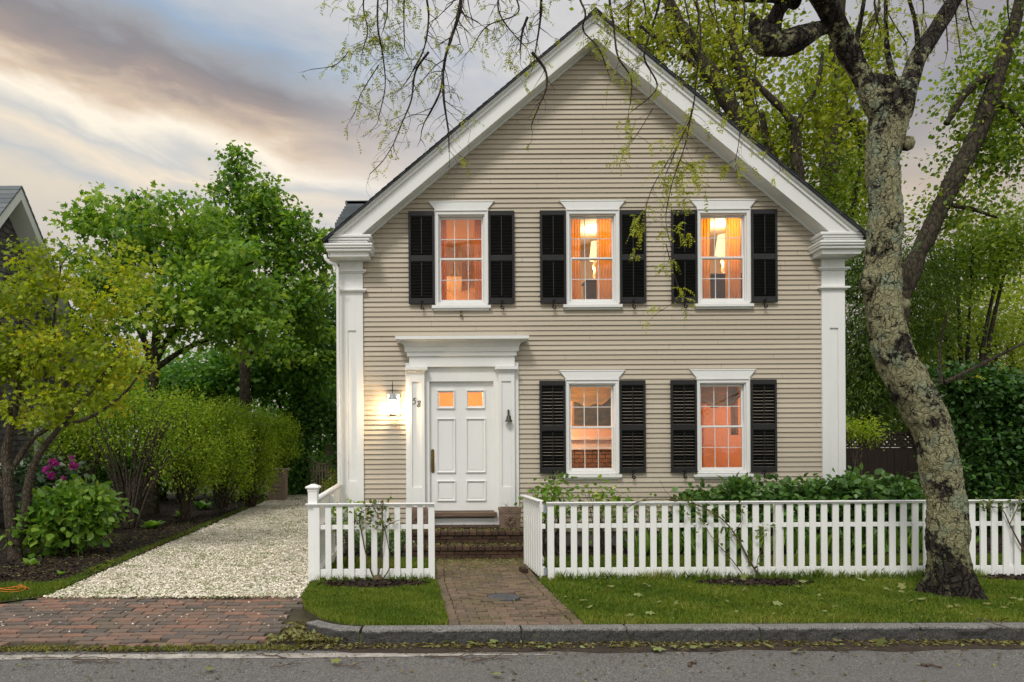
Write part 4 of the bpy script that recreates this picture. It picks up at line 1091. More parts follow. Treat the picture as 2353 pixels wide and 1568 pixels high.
# grass blades
def grass(name, poly, n, hgt, label, bias=None, z=0.0, lean=.5, tint=(.40,.25)):
    P2 = sample_poly(poly, n, bias)
    for c, rx, ry in MOUNDS:
        e = ((P2[:,0]-c.x)/(rx*.95))**2+((P2[:,1]-c.y)/(ry*.95))**2+rng.normal(0,.12,len(P2)); P2 = P2[e > 1]
    n = len(P2); P = np.c_[P2, np.full(n, z-.005)]
    # tufts: height and colour vary over a hand's width
    ph = np.sin(P2[:,0]*7+np.sin(P2[:,1]*5)*2)*np.sin(P2[:,1]*9+P2[:,0]*3)
    hh = hgt*(.55+.6*rng.random(n))*(1+.22*ph); a = rng.random(n)*6.283
    W = np.c_[np.cos(a), np.sin(a), np.zeros(n)]*(.0022+.0025*rng.random(n))[:,None]
    Ld = np.c_[rng.normal(0,lean,(n,2))*hh[:,None]*.9, hh]
    mid = P+Ld*np.array([.35,.35,.6]); tip = P+Ld
    V = np.stack([P-W, P+W, mid+W*.8, tip, mid-W*.8], 1).reshape(-1,3); Fx = np.arange(n*5).reshape(n,5)
    pt = np.sin(P2[:,0]*2.1+1.3*np.sin(P2[:,1]*2.7))*np.sin(P2[:,1]*3.3+P2[:,0]*.9)+.6*np.sin(P2[:,0]*5.3+P2[:,1]*4.1)
    dry = np.exp(-np.clip(P2[:,1]-6.16, 0, 9)/.16)
    t = np.clip(tint[0]+.12*ph+.13*pt+.38*dry*(.4+.6*rng.random(n))+rng.normal(0,tint[1],n), 0, 1)
    o = arrays_mesh(name, V, [Fx], t, M['grass_blade']); return tag(o, label, 'grass', kind='stuff')
grass('grass', L1, 46000, .042, 'short lawn grass between the kerb and the short picket fence', .9)
grass('grass', L2, 125000, .048, 'lawn grass strip between the kerb and the long picket fence')
grass('grass', L3, 20000, .06, 'grass behind the short picket fence'); grass('grass', L4, 80000, .06, 'grass behind the long picket fence')
grass('grass', L5, 26000, .06, 'grass verge at the corner of the brick apron')
grass('grass', [(1.2,8.10),(9.3,8.10),(9.3,8.24),(1.2,8.24)], 5200, .12, 'taller uncut grass along the foot of the long picket fence', lean=.35)
grass('grass', [(-1.62,8.12),(-.25,8.12),(-.25,8.24),(-1.62,8.24)], 500, .11, 'taller uncut grass along the foot of the short picket fence', lean=.35)
grass('grass', [(-4.55,7.5),(-4.35,7.4),(-4.55,9),(-4.8,11.5),(-5.05,14.5),(-5.4,18),(-5.8,22),(-6.0,22),(-5.55,18),(-5.2,14.5),(-4.95,11.5),(-4.75,9)], 4200, .05, 'ragged grass edge between the driveway and the mulch bed', 1.4, lean=.9)
grass('grass', [(-7,5.84),(-1.3,5.84),(-1.3,5.95),(-7,5.95)], 1600, .035, 'weedy grass in the crack between road and apron', lean=.9, z=ZROAD+.01, tint=(.6,.25))
# weeds in the shells: small patches
cent = sample_poly(drive, 420, 2.0); cc = np.repeat(cent, 34, 0)+rng.normal(0, 1, (420*34,2))*np.array([.10,.04])*(.4+rng.random((420,1)).repeat(34,0)); n = len(cc)
a = rng.random(n)*6.283; W = np.c_[np.cos(a), np.sin(a), np.zeros(n)]*.003; hh = .025+.02*rng.random(n); P = np.c_[cc, np.zeros(n)]; tip = P+np.c_[rng.normal(0,.02,(n,2)), hh]
V = np.stack([P-W, P+W, tip], 1).reshape(-1,3); o = arrays_mesh('grass', V, [np.arange(n*3).reshape(n,3)], np.clip(rng.normal(.4,.2,n),0,1), M['grass_blade']); tag(o, 'weedy grass tufts growing through the shell driveway', 'grass', kind='stuff')

# manhole, loose brick, twigs
t = thing('manhole_cover', 'small round grey iron cover set among heaved bricks in the path', 'manhole cover', (MH.x, MH.y, 0))
b = MB(); b.lathe([(MHR,-.04),(MHR,.010),(MHR-.018,.014),(MHR-.018,.004),(.001,.004)], (MH.x, MH.y, .004), 40); b.build('cover_ring', M['cast_iron'], t)
b = MB(); b.lathe([(MHR-.020,.0),(MHR-.020,.010),(.001,.010)], (MH.x, MH.y, .004), 40)
for i in range(-9, 10):
    u = i*.0135; hl = math.sqrt(max(0, (MHR-.03)**2-u*u))
    b.obox((MH.x+u*.9, MH.y, .0155), Vector((.003,0,0)), Vector((hl*.12, hl*.98, 0)), Vector((0,0,.0022)))
b.build('cover_plate', M['cast_iron'], t)
b = MB(); c = ground_at(1203, 1316); b.obox((c.x, c.y, .032), Vector((.036,.01,0)), Vector((-.015,.095,0)), Vector((0,0,.03))); tag(b.build('loose_brick', M['step_brick'], bevel=.006), 'loose dark red brick propping the open picket gate', 'brick')
TW = [((50,1513),(245,1512),.006,'long straight twig lying across the worn white road line'), ((168,1521),(275,1523),.007,'stout twig just below the white road line'), ((440,1478),(580,1484),.014,'broken bark stick on the gutter between apron and road'),
      ((590,1503),(660,1512),.006,'bent twig beside a bunch of leaves on the road line'), ((620,1535),(690,1525),.005,'thin twig below the apron with leaves around it'), ((770,1530),(830,1536),.006,'short dark twig on the asphalt below the rounded kerb end'),
      ((975,1508),(1120,1514),.007,'long twig on the asphalt in front of the small lawn'), ((1085,1520),(1170,1512),.006,'forked twig on the asphalt in front of the kerb'), ((1584,1530),(1598,1518),.014,'thick bark fragment standing out on the asphalt below the lawn strip'),
      ((2115,1527),(2165,1533),.012,'rotten bark piece on the road below the street tree'), ((2245,1421),(2340,1452),.007,'long thin twig leaning over the kerb past the street tree'), ((1230,1417),(1330,1407),.006,'curved twig across the path edge beside the manhole')]
for (xa, ya), (xb2, yb2), r, lab in TW:
    z = ZROAD+.012 if ya > 1460 else (.05 if ya < 1450 and xa > 1240 else .012)
    if 'leaning' in lab: a, c = ground_at(xa, ya, .05), ground_at(xb2, yb2, .01); c.y -= .02
    else: a, c = ground_at(xa, ya, z), ground_at(xb2, yb2, z)
    b = MB(); pts = [a.lerp(c, i/7)+Vector((random.uniform(-.012,.012), random.uniform(-.025,.025), random.uniform(0,.01)))*(0 if i in (0,7) else 1) for i in range(8)]
    b.tube(pts, [r*(.6+.6*random.random())*(1-.4*i/7) for i in range(8)], 6)
    if r < .01:
        m_ = pts[4]; b.tube([m_, m_+Vector((.08,.05,.02)), m_+Vector((.15,.06,.012))], [r*.6, r*.5, r*.2], 5)
    tag(b.build('twig', M['dry_twig'], smooth=True), lab, 'twig', 'fallen twigs')
b = MB(); c = ground_at(22, 1364); b.tube([(c.x+.21*math.cos(a)*(1-.03*a), c.y+.13*math.sin(a)*(1-.03*a), .03+.003*a+.012*math.sin(2*a)) for a in [i*.35 for i in range(40)]], .0042, 6)
simple('orange_cord', (.75,.22,.02), rough=.5); tag(b.build('orange_cord', M['orange_cord'], smooth=True), 'coiled orange cord on the grass verge at the left picture edge', 'cord')
# big green maple leaves torn off and lying by the kerb
P = np.array([list(ground_at(x, y, ZROAD+.03)) for x, y in ((1075,1474),(1100,1466),(1095,1480),(1130,1476),(1012,1478),(1500,1492),(1545,1483),(1590,1490),(1620,1483),(1655,1490),(1770,1487),(1830,1492),(1900,1483),(1940,1490),(2020,1484),(480,1533),(760,1521),(1130,1548),(1510,1487),(1230,1486))])
V, Fx = leaf_arrays(P, np.c_[rng.normal(0,1,(len(P),2)), np.full(len(P), .15)], np.c_[rng.normal(0,.35,(len(P),2)), np.ones(len(P))], .075+.04*rng.random(len(P)), 'maple')
o = arrays_mesh('leaf_litter', V, [Fx], .8+.2*rng.random(len(P)), M['litter_leaf']); tag(o, 'large torn green maple leaves lying along the kerb gutter', 'leaf litter', kind='stuff')

# ------------------------------------------------------------------ picket fence
YF = 8.205
def fx(x): return at(x, 1250, YF).x
ZC = .922
def cap_rail(b, x0, x1): b.box(x0, x1, YF-.055, YF+.03, ZC-.014, ZC); b.box(x0+.01, x1-.01, YF-.040, YF+.015, ZC-.032, ZC-.0145)
def picket(root, x0, x1, zb=None, zt=ZC-.033):
    zb = .012+random.uniform(-.008,.012) if zb is None else zb
    lean = random.uniform(-.002,.002); yo = random.uniform(-.002,.002)
    b = MB(); c = .010
    poly = [(x0, zb+c), (x0+c, zb), (x1-c, zb), (x1, zb+c), (x1+lean, zt), (x0+lean, zt)]
    b.prism(poly, YF-.022+yo, YF-.001+yo); return b.build('picket', M['fence_white'], root, bevel=.002)
def rails(root, x0, x1):
    zm, zl = .665, .10
    b = MB(); b.box(x0, x1, YF, YF+.028, zm-.052, zm); b.build('mid_rail', M['fence_white'], root, bevel=.003)
    b = MB(); b.box(x0, x1, YF, YF+.03, zl-.055, zl+.045); b.build('bottom_rail', M['fence_white'], root, bevel=.003)
t = thing('picket_fence', 'short run of white picket fence between the driveway and the brick path', 'fence', (fx(850), YF, 0))
x0, x1 = fx(704), fx(999.7)
b = MB(); cap_rail(b, x0, x1); b.build('cap_rail', M['fence_white'], t, bevel=.005)
rails(t, fx(712)+.02, x1-.025)
z1k = .1352
xp = fx(1100/1.6318+ (380/3.137)*.6128 + 0) if False else None
P0 = fx((1100+240/3.137)*.6128)
picket(t, P0, P0+.072, .008)
P1 = fx((1100+380/3.137)*.6128)
for k in range(9): picket(t, P1+k*z1k, P1+k*z1k+.0685)
b = MB(); b.box(x1-.078, x1-.004, YF-.022, YF+.05, .0, ZC-.033); b.build('end_post', M['fence_white'], t, bevel=.003)
pc = fx(718.5)
b = MB(); yp = YF+.055; w = .054
b.box(pc-w, pc+w, YF-.002, YF+2*w+.0, .0, 1.085)
b.box(pc-.064, pc+.064, YF-.012, YF+2*w+.01, 1.085, 1.098); b.box(pc-.060, pc+.060, YF-.008, YF+2*w+.006, 1.062, 1.0849)
post = b.build('gate_post', M['fence_white'], t, bevel=.004)
b = MB(); q = .082; b.add([(pc-q,yp-q,1.098),(pc+q,yp-q,1.098),(pc+q,yp+q,1.098),(pc-q,yp+q,1.098),(pc-q,yp-q,1.118),(pc+q,yp-q,1.118),(pc+q,yp+q,1.118),(pc-q,yp+q,1.118),(pc-.02,yp-.02,1.148),(pc+.02,yp-.02,1.148),(pc+.02,yp+.02,1.148),(pc-.02,yp+.02,1.148)],
    [(3,2,1,0),(0,1,5,4),(1,2,6,5),(2,3,7,6),(3,0,4,7),(4,5,9,8),(5,6,10,9),(6,7,11,10),(7,4,8,11),(8,9,10,11)])
b.build('post_cap', M['fence_white'], post, bevel=.008)
# return panel from the post back to the house corner
t = thing('fence_return', 'white boarded fence panel running back from the capped post to the house corner', 'fence', (pc, 9.5, 0))
b = MB(); ya, yb_ = YF+.12, YW-.09; xa, xb2 = pc+.01, XL-.02
def ln(y): return xa+(xb2-xa)*(y-ya)/(yb_-ya)
b.add([(ln(ya)-.012,ya,.10),(ln(ya)+.012,ya,.10),(ln(yb_)+.012,yb_,.10),(ln(yb_)-.012,yb_,.10),(ln(ya)-.012,ya,.93),(ln(ya)+.012,ya,.93),(ln(yb_)+.012,yb_,.98),(ln(yb_)-.012,yb_,.98)], [(3,2,1,0),(4,5,6,7),(0,1,5,4),(1,2,6,5),(2,3,7,6),(3,0,4,7)]); b.build('board_panel', M['fence_white'], t, bevel=.003)
b = MB(); b.tube([(ln(ya), ya, .95), (ln(yb_), yb_, 1.0)], .036, 10); b.build('cap_rail', M['fence_white'], t, smooth=True)
for z0_, z1_ in ((.66,.58),(.14,.06)):
    b = MB(); b.add([(ln(ya)+.013,ya,z1_),(ln(ya)+.08,ya,z1_),(ln(yb_)+.08,yb_,z1_),(ln(yb_)+.013,yb_,z1_),(ln(ya)+.013,ya,z0_),(ln(ya)+.08,ya,z0_),(ln(yb_)+.08,yb_,z0_),(ln(yb_)+.013,yb_,z0_)], [(3,2,1,0),(4,5,6,7),(0,1,5,4),(1,2,6,5),(2,3,7,6),(3,0,4,7)]); b.build('rail', M['fence_white'], t, bevel=.003)
b = MB(); b.box(ln(9.55)-.02+.035, ln(9.55)+.075, 9.52, 9.60, 0, .93); b.build('stake', M['fence_white'], t, bevel=.003)
# long run
t = thing('picket_fence', 'long run of white picket fence from the open gate past the street tree', 'fence', (fx(1800), YF, 0))
x0, x1 = fx(1255.5), fx(2353)+.9
b = MB(); cap_rail(b, x0, x1); b.build('cap_rail', M['fence_white'], t, bevel=.005)
rails(t, x0+.03, x1)
b = MB(); b.box(x0+.015, x0+.09, YF-.022, YF+.05, -.005, ZC-.033); b.build('end_post', M['fence_white'], t, bevel=.003)
Q0 = fx((1940+705/4.48)*.6128); k = 0
while Q0+k*.1338 < x1-.1:
    picket(t, Q0+k*.1338, Q0+k*.1338+.0715); k += 1
for xq in (fx(1795), fx(2330)):
    b = MB(); b.box(xq-.045, xq+.045, YF+.031, YF+.11, 0, ZC-.033); b.build('fence_post', M['fence_white'], t, bevel=.003)
# open gate
hp = Vector((fx(1247), YF+.02, 0)); fpnt = Vector((at(1204, 1150, 9.27).x, 9.27, 0)); gd = (fpnt-hp).normalized(); gl = (fpnt-hp).length; gn = Vector((-gd.y, gd.x, 0))
t = thing('picket_gate', 'white picket gate swung open towards the steps beside the brick path', 'gate', hp)
def gbox(u0, u1, v0, v1, z0, z1):
    b = MB(); c = hp+gd*((u0+u1)/2)+gn*((v0+v1)/2)+Vector((0,0,(z0+z1)/2)); return b.obox(c, gd*((u1-u0)/2), gn*((v1-v0)/2), Vector((0,0,(z1-z0)/2)))
gbox(.06, gl+.02, -.03, .05, ZC+.0, ZC+.016).build('cap_rail', M['fence_white'], t, bevel=.005)
b = gbox(.03, gl, -.045, -.008, .60, .655); b.build('mid_rail', M['fence_white'], t, bevel=.003); b = gbox(.03, gl, -.045, -.008, .045, .145); b.build('bottom_rail', M['fence_white'], t, bevel=.003); b = gbox(.03, gl, -.045, -.008, .80, .88); b.build('top_rail', M['fence_white'], t, bevel=.003)
n = 8
for i in range(n):
    u = .075+(gl-.14)*i/(n-1)
    gbox(u-.035, u+.035, -.007, .014, .015+.02*i/n, ZC-.001).build('picket', M['fence_white'], t, bevel=.002)
b = MB(); a = hp+gd*.1-gn*.03+Vector((0,0,.2)); c = hp+gd*(gl-.1)-gn*.03+Vector((0,0,.6)); d = (c-a).normalized(); b.obox((a+c)/2, d*((c-a).length/2), gn*.012, Vector((0,0,1)).cross(gn).cross(gn)*0+d.cross(gn)*.035); b.build('brace', M['fence_white'], t, bevel=.003)
for z in (.84, .10):
    b = gbox(.0, .05, -.05, -.02, z-.04, z+.04); b.tube([hp+Vector((0,0,z-.05))-gn*.03, hp+Vector((0,0,z+.05))-gn*.03], .008, 8); b.build('hinge', M['galvanised'], t)
# ------------------------------------------------------------------ plants
def spline(pts, rad, per=6):
    P = [Vector(p) for p in pts]; out = []; ro = []
    for i in range(len(P)-1):
        p0, p1, p2, p3 = P[max(i-1,0)], P[i], P[i+1], P[min(i+2,len(P)-1)]
        for k in range(per):
            t = k/per; t2, t3 = t*t, t*t*t
            out.append(.5*((2*p1)+(-p0+p2)*t+(2*p0-5*p1+4*p2-p3)*t2+(-p0+3*p1-3*p2+p3)*t3)); ro.append(rad[i]+(rad[i+1]-rad[i])*t)
    out.append(P[-1]); ro.append(rad[-1]); return out, ro

def limb(b, pts, rad, n=8, rough=.12, per=6, seed=0):
    """branch with an uneven skin; returns the centre line"""
    P, r = spline(pts, rad, per)
    r2 = [q*(1+rough*mno.noise((p.x*3+seed, p.y*3, p.z*3))) for p, q in zip(P, r)]
    b.tube(P, r2, n); return P, r2

class Tree:
    def __init__(s, name, label, base, group=None, bark='dark_bark', seed=1, cat='tree'):
        s.root = thing(name, label, cat, base, group); s.b = MB(); s.nodes = []; s.rad = []; s.bark = bark; s.g = np.random.default_rng(seed); s.seed = seed
        s.ends = []; s.dirs = []; s.nb = 0
    def limb(s, pts, rad, n=9, **k):
        P, r = limb(s.b, pts, rad, n, seed=s.seed, **k); s.nodes += [tuple(p) for p in P]; s.rad += r; return P
    def grow(s, blobs, nclus, r0=.016, r1=.004, arch=.12, shell=.45, sink=.0):
        """twigs reach every clump of the crown from the nearest wood below it"""
        g = s.g; w = np.array([b[2] if len(b) > 2 else b[1][0]*b[1][1]*b[1][2] for b in blobs], float); w /= w.sum()
        pick = g.choice(len(blobs), nclus, p=w); u = nrm(g.normal(0,1,(nclus,3))); rr = g.random(nclus)**shell
        C = np.array([list(blobs[i][0]) for i in pick])+u*rr[:,None]*np.array([blobs[i][1] for i in pick])
        nodes = [np.array(s.nodes)]; nd = nodes[0]
        d0 = np.min(np.linalg.norm(C[:,None,:]-nd[None,:,:], axis=2), axis=1)
        allN = list(map(tuple, nd)); allR = list(s.rad)
        for i in np.argsort(d0):
            A = np.array(allN); c = C[i]; dist = np.linalg.norm(A-c, axis=1)+.35*np.maximum(0, A[:,2]-c[2])
            j = int(np.argmin(dist)); a = Vector(allN[j]); e = Vector(c); L = (e-a).length
            if L < .05: continue
            m1 = a.lerp(e, .35)+Vector((g.normal(0,.07)*L, g.normal(0,.07)*L, arch*L)); m2 = a.lerp(e, .7)+Vector((g.normal(0,.07)*L, g.normal(0,.07)*L, arch*.8*L))
            ra = min(allR[j]*.75, r0*(.6+.5*L)); pts = [a, m1, m2, e]; rs = [ra, ra*.75, ra*.55, r1]
            s.b.tube(pts, rs, 5 if ra > .012 else 4, cap=False)
            for p, q in zip((m1, m2, e), rs[1:]): allN.append(tuple(p)); allR.append(q)
            s.ends.append(tuple(e)); s.dirs.append(tuple((e-m2).normalized()))
            if L > .5: s.ends.append(tuple(m2)); s.dirs.append(tuple((m2-m1).normalized()))
    def wood(s, name='trunk'):
        return s.b.build(name, M[s.bark], s.root, smooth=True)
    def leaves(s, per, spread, size, mat, shape='leaf', name='crown', sel=None, **k):
        E = np.array(s.ends); D = np.array(s.dirs)
        if sel is not None: q = sel(E); E, D = E[q], D[q]
        P, D2, N, sz, t = scatter_leaves(E, D, per, spread, size, s.g, **k)
        V, Fx = leaf_arrays(P, D2, N, sz, shape); s.nb += len(P)
        return arrays_mesh(name, V, [Fx], t, M[mat], s.root)

def fronds(ends, dirs, g, length, pairs, leaf, mat, root, name='crown', tint=(.55,.2,.15), droop=.5):
    """feathery compound leaves: a stalk's worth of paired leaflets each"""
    n = len(ends); E = np.array(ends); D = nrm(np.array(dirs)+g.normal(0,.55,(n,3))+np.array([0,0,-droop*.5])); L = length*(.55+.7*g.random(n))
    side = nrm(np.cross(D, np.array([0,0,1.])+g.normal(0,.4,(n,3)))); upv = np.cross(side, D)
    P, DD, NN, tt = [], [], [], []; ct = np.clip(g.normal(tint[0], tint[1], n), 0, 1)
    for k in range(pairs):
        f = (k+.6)/pairs; base = E+D*(L*f)[:,None]+np.array([0,0,-1.])*(droop*L*f*f*.5)[:,None]
        for sg in (-1, 1):
            P.append(base); DD.append(side*sg+D*.55+g.normal(0,.18,(n,3))+np.array([0,0,-.25])); NN.append(upv+g.normal(0,.3,(n,3))); tt.append(ct+g.normal(0,tint[2],n))
    P = np.concatenate(P); DD = np.concatenate(DD); NN = np.concatenate(NN); tt = np.clip(np.concatenate(tt),0,1)
    V, Fx = leaf_arrays(P, DD, NN, leaf*(.7+.6*g.random(len(P))), 'leaf'); return arrays_mesh(name, V, [Fx], tt, M[mat], root)

A = lambda x, y, Z: at(x, y, Z)
def blob(x, y, Z, rx, rz, ry=None, w=None):
    c = at(x, y, Z); k = Z/F; r = (rx*k, (ry if ry is not None else (rx+rz)*.5)*k, rz*k)
    return (c, r) if w is None else (c, r, w)

# --- street tree -----------------------------------------------------------
base = ground_at(2191, 1368); ZT = base.y
st = Tree('street_tree', 'big leaning lichen covered street tree on the grass in front of the long picket fence', base, bark='lichen_bark', seed=21)
def trunk_mesh(b, prof, n=72, per=20, amp=.027, flare=True):
    P, r = spline([at(x, y, Z) for x, y, w, Z in prof], [w*.405*Z/F for x, y, w, Z in prof], per); m = len(P); vs = []
    for i, p in enumerate(P):
        d = (P[min(i+1,m-1)]-P[max(i-1,0)]).normalized(); ux = Vector((1,0,0)); ux = (ux-d*ux.dot(d)).normalized(); uy = d.cross(ux)
        for k in range(n):
            a = 2*math.pi*k/n; q = ux*math.cos(a)+uy*math.sin(a); pt = p+q*r[i]
            dsp = amp*(mno.noise((pt.x*4, pt.y*4, pt.z*3.2))*.9+.75*mno.noise((pt.x*15, pt.y*15, pt.z*5))+.55*mno.noise((pt.x*38, pt.y*38, pt.z*26)))*min(1, r[i]/.12)
            if flare: hgt = max(0, 1-p.z/.55); dsp += hgt**2.2*(.075+.065*math.sin(a*5+1.3)+.035*math.sin(a*3))
            vs.append(p+q*(r[i]+dsp))
    fs = [(i*n+k, i*n+(k+1) % n, (i+1)*n+(k+1) % n, (i+1)*n+k) for i in range(m-1) for k in range(n)]; fs.append(tuple((m-1)*n+k for k in range(n)))
    b.add(vs, fs); return P, r
Zt = ZT
prof = [(2192,1378,112,Zt),(2188,1340,104,Zt),(2180,1250,97,Zt),(2174,1150,98,Zt),(2160,1070,97,Zt),(2138,980,99,Zt),(2095,890,103,Zt),(2055,810,100,Zt),(2032,720,92,Zt),(2030,620,88,Zt),(2033,520,86,Zt),(2028,430,84,Zt),(2033,340,86,Zt),(2042,275,96,Zt),(2052,225,106,Zt)]
P, r = trunk_mesh(st.b, prof); st.nodes += [tuple(p) for p in P[-20:]]; st.rad += r[-20:]
# knots and old scars
for x, y, s_ in ((2003,640,30),(2078,700,16),(1994,655,22),(2085,330,20),(2180,1100,14)):
    c = at(x, y, Zt-.05); k = s_*Zt/F; st.b.lathe([(.0,-k*.9),(k*.6,-k*.6),(k*.8,0),(k*.6,k*.6),(0,k*.9)], c, 14)
def lp(l): return [at(x, y, Z) for x, y, w, Z in l], [w/2*Z/F for x, y, w, Z in l]
def rl(l, **k): p, q = lp(l); return st.limb(p, [x*.80 for x in q], **k)
rl([(2030,270,62,Zt),(1988,190,58,Zt),(1955,130,56,Zt),(1928,70,56,Zt-.1),(1893,0,60,Zt-.3),(1850,-80,58,Zt-.5)], n=22, rough=.25)
rl([(2068,265,60,Zt),(2090,190,52,Zt+.05),(2110,130,46,Zt+.1),(2150,70,42,Zt+.2),(2190,5,40,Zt+.3),(2240,-80,34,Zt+.4)], n=20, rough=.22)
rl([(1985,180,30,Zt),(2010,190,50,Zt+.05),(2045,200,56,Zt+.05),(2085,190,40,Zt+.05)], n=16, rough=.2)
rl([(1912,60,40,Zt-.1),(1880,68,46,Zt-.15),(1845,84,54,Zt-.2),(1805,100,72,Zt-.2),(1770,98,84,Zt-.2),(1752,84,76,Zt-.2),(1735,60,40,Zt-.2),(1728,30,10,Zt-.2)], n=26, rough=.5)
rl([(1775,75,50,Zt-.2),(1782,40,44,Zt-.22),(1800,10,38,Zt-.25),(1850,-30,34,Zt-.3)], n=16, rough=.4)
rl([(1830,5,40,Zt-.2),(1780,-4,26,Zt-.3),(1700,-4,20,Zt-.4),(1600,-14,14,Zt-.5),(1500,-40,10,Zt-.5)], n=12, rough=.2)
rl([(1850,-80,58,Zt-.5),(1700,-130,40,Zt-.7),(1500,-150,34,Zt-.8),(1300,-140,26,Zt-.8),(1080,-110,18,Zt-.8),(850,-90,12,Zt-.7)], n=10)
rl([(2225,-60,30,Zt+.3),(2160,-130,22,Zt+.1),(2050,-135,18,Zt),(1900,-140,12,Zt)], n=10); rl([(2225,-60,26,Zt+.3),(2280,-140,18,Zt+.2),(2400,-160,12,Zt)], n=10)
rl([(850,-90,11,Zt-.7),(760,-82,8,Zt-.7),(690,-80,5,Zt-.7)], n=8)
# feathered upright twigs in the fork
rl([(2110,150,16,Zt),(2105,60,12,Zt),(2080,-30,8,Zt)], n=8); rl([(2070,240,22,Zt+.1),(2040,120,14,Zt+.1),(2035,0,10,Zt+.1)], n=8)
rl([(1955,130,18,Zt+.1),(1975,60,14,Zt+.1),(1990,-30,9,Zt+.1)], n=8)
st.wood()
# hanging sprays of fine twigs over the sky and gable
tw = MB(); fr_e, fr_d, lf_e, lf_d = [], [], [], []
gs = random.Random(5); BIG = False
def sprig(p, d, L, r, lev, leafy, bare=.0):
    n = max(4, int(L/.09)); pts = [p]; rs = [r]; d = d.normalized()
    for i in range(n):
        d = (d+Vector((gs.gauss(0,.22), gs.gauss(0,.18), gs.gauss(-.05,.16)))).normalized(); p = p+d*(L/n); pts.append(p); rs.append(r*(1-.75*(i+1)/n))
        if lev > 0 and gs.random() < (.5 if lev == 2 else .34):
            sd = (d+Vector((gs.choice((-1,1))*gs.uniform(.5,1.3), gs.gauss(0,.5), gs.gauss(-.15,.4)))).normalized()
            sprig(p, sd, L*gs.uniform(.28,.6), max(.0016, r*.55), lev-1, leafy, bare)
        if gs.random() < leafy*(.25 if lev else .5): (fr_e if BIG else lf_e).append(tuple(p)); (fr_d if BIG else lf_d).append(tuple((d+Vector((gs.gauss(0,.9), gs.gauss(0,.7), gs.gauss(-.1,.6)))).normalized()))
    tw.tube(pts, rs, 4 if r < .006 else 6, cap=False)
    if gs.random() < leafy*1.5: (fr_e if BIG else lf_e).append(tuple(p)); (fr_d if BIG else lf_d).append(tuple(d))
def hang(pts, Z, w0, w1, leafy, lev=2, dens=.55, L=.6, side=1.0, big=False):
    """a main hanging shoot followed point by point, with side shoots"""
    global BIG
    BIG = big; L *= .72; dens *= .62; pts = list(pts)
    if pts[0][1] <= 0 and pts[0][0] < 2300:                      # hung from the boughs overhead
        OB = [(700,-80),(850,-90),(1080,-110),(1300,-140),(1500,-150),(1700,-130),(1850,-90),(1900,-140),(2050,-130),(2190,-150),(2340,-150)]
        x0 = pts[0][0]+12; k = max(i for i in range(len(OB)-1) if OB[i][0] <= max(700, x0)); f = (x0-OB[k][0])/(OB[k+1][0]-OB[k][0]); pts = [(x0, OB[k][1]+f*(OB[k+1][1]-OB[k][1])+6)]+pts
    if big: w0 *= .62; w1 *= .7
    P, r = spline([at(x, y, Z+gs.uniform(-.12,.12)) for x, y in pts], [ (w0+(w1-w0)*i/(len(pts)-1))/2*Z/F for i in range(len(pts))], 7)
    tw.tube(P, [q*(1+.25*gs.random()) for q in r], 6)
    for i in range(1, len(P)):
        if gs.random() < dens:
            d = P[i]-P[i-1]; sd = Vector((gs.choice((-1,1))*gs.uniform(.3,1.1)*side, gs.gauss(0,.4), gs.uniform(-.9,.35))); sprig(P[i], sd+d.normalized()*.5, L*gs.uniform(.4,1.1), max(.0022, r[i]*.45), lev, leafy)
    sprig(P[-1], P[-1]-P[-2], L*.7, r[-1]*.9, 1, leafy)
Zh = 6.5
hang([(1062,-20),(1052,40),(1038,85),(1024,130),(1018,170),(1010,215),(985,265)], Zh, 9, 4, .10, 2, .8, .62)
hang([(1018,170),(1020,230),(1030,300),(1032,350)], Zh, 6, 2, .12, 2, .6, .45)
hang([(985,120),(955,165),(945,230),(925,280),(905,330)], Zh, 5, 2, .12, 2, .6, .5)
hang([(870,-20),(868,60),(880,130),(885,200),(870,270)], Zh, 5, 2, .30, 2, .7, .5)
hang([(930,-20),(928,50),(930,110)], Zh, 5, 2, .35, 2, .8, .5)
hang([(840,-30),(835,20),(845,70),(835,110)], Zh, 4, 2, .55, 2, .9, .42)
hang([(890,-30),(890,30),(880,70)], Zh, 4, 2, .6, 2, .9, .42)
hang([(980,-20),(985,40),(975,110),(950,160)], Zh, 6, 3, .18, 2, .75, .5)
hang([(1150,-30),(1145,20),(1165,60),(1200,100)], Zh, 5, 2, .30, 2, .7, .45)
hang([(1245,-20),(1242,40),(1235,90),(1228,130)], Zh, 8, 3, .22, 2, .7, .42)
hang([(1212,40),(1200,75),(1195,120)], Zh, 7, 3, .22, 1, .6, .35)
hang([(1222,120),(1252,160),(1256,200),(1240,240),(1222,285)], Zh, 6, 2.5, .10, 1, .5, .3)
hang([(1330,-20),(1345,30),(1340,70),(1375,110),(1395,160)], Zh, 5, 2, .3, 2, .6, .4)
hang([(1400,-20),(1410,60),(1420,130),(1450,180),(1448,240)], Zh, 6, 2, .35, 2, .6, .42)
hang([(1520,-20),(1500,60),(1480,130),(1510,200),(1460,250)], Zh, 6, 2, .4, 2, .55, .42)
hang([(1600,-20),(1610,80),(1600,180),(1590,260),(1560,330),(1530,400)], Zh, 7, 2.5, .40, 2, .55, .45, big=True)
hang([(1590,250),(1575,330),(1545,420),(1530,500),(1540,560)], Zh, 4, 1.6, .62, 2, .5, .30, big=True)
hang([(1560,330),(1500,430),(1480,500),(1465,560)], Zh, 3.5, 1.5, .8, 1, .7, .24, big=True)
hang([(1500,250),(1470,300),(1450,330)], Zh, 3, 1.5, .6, 2, .6, .3, big=True)
hang([(1530,560),(1545,620),(1560,680),(1510,720)], Zh, 3, 1.4, .5, 1, .5, .22, big=True)
hang([(1640,-20),(1660,120),(1690,220),(1700,300),(1690,370)], Zh, 5, 2, .4, 2, .5, .4, big=True)
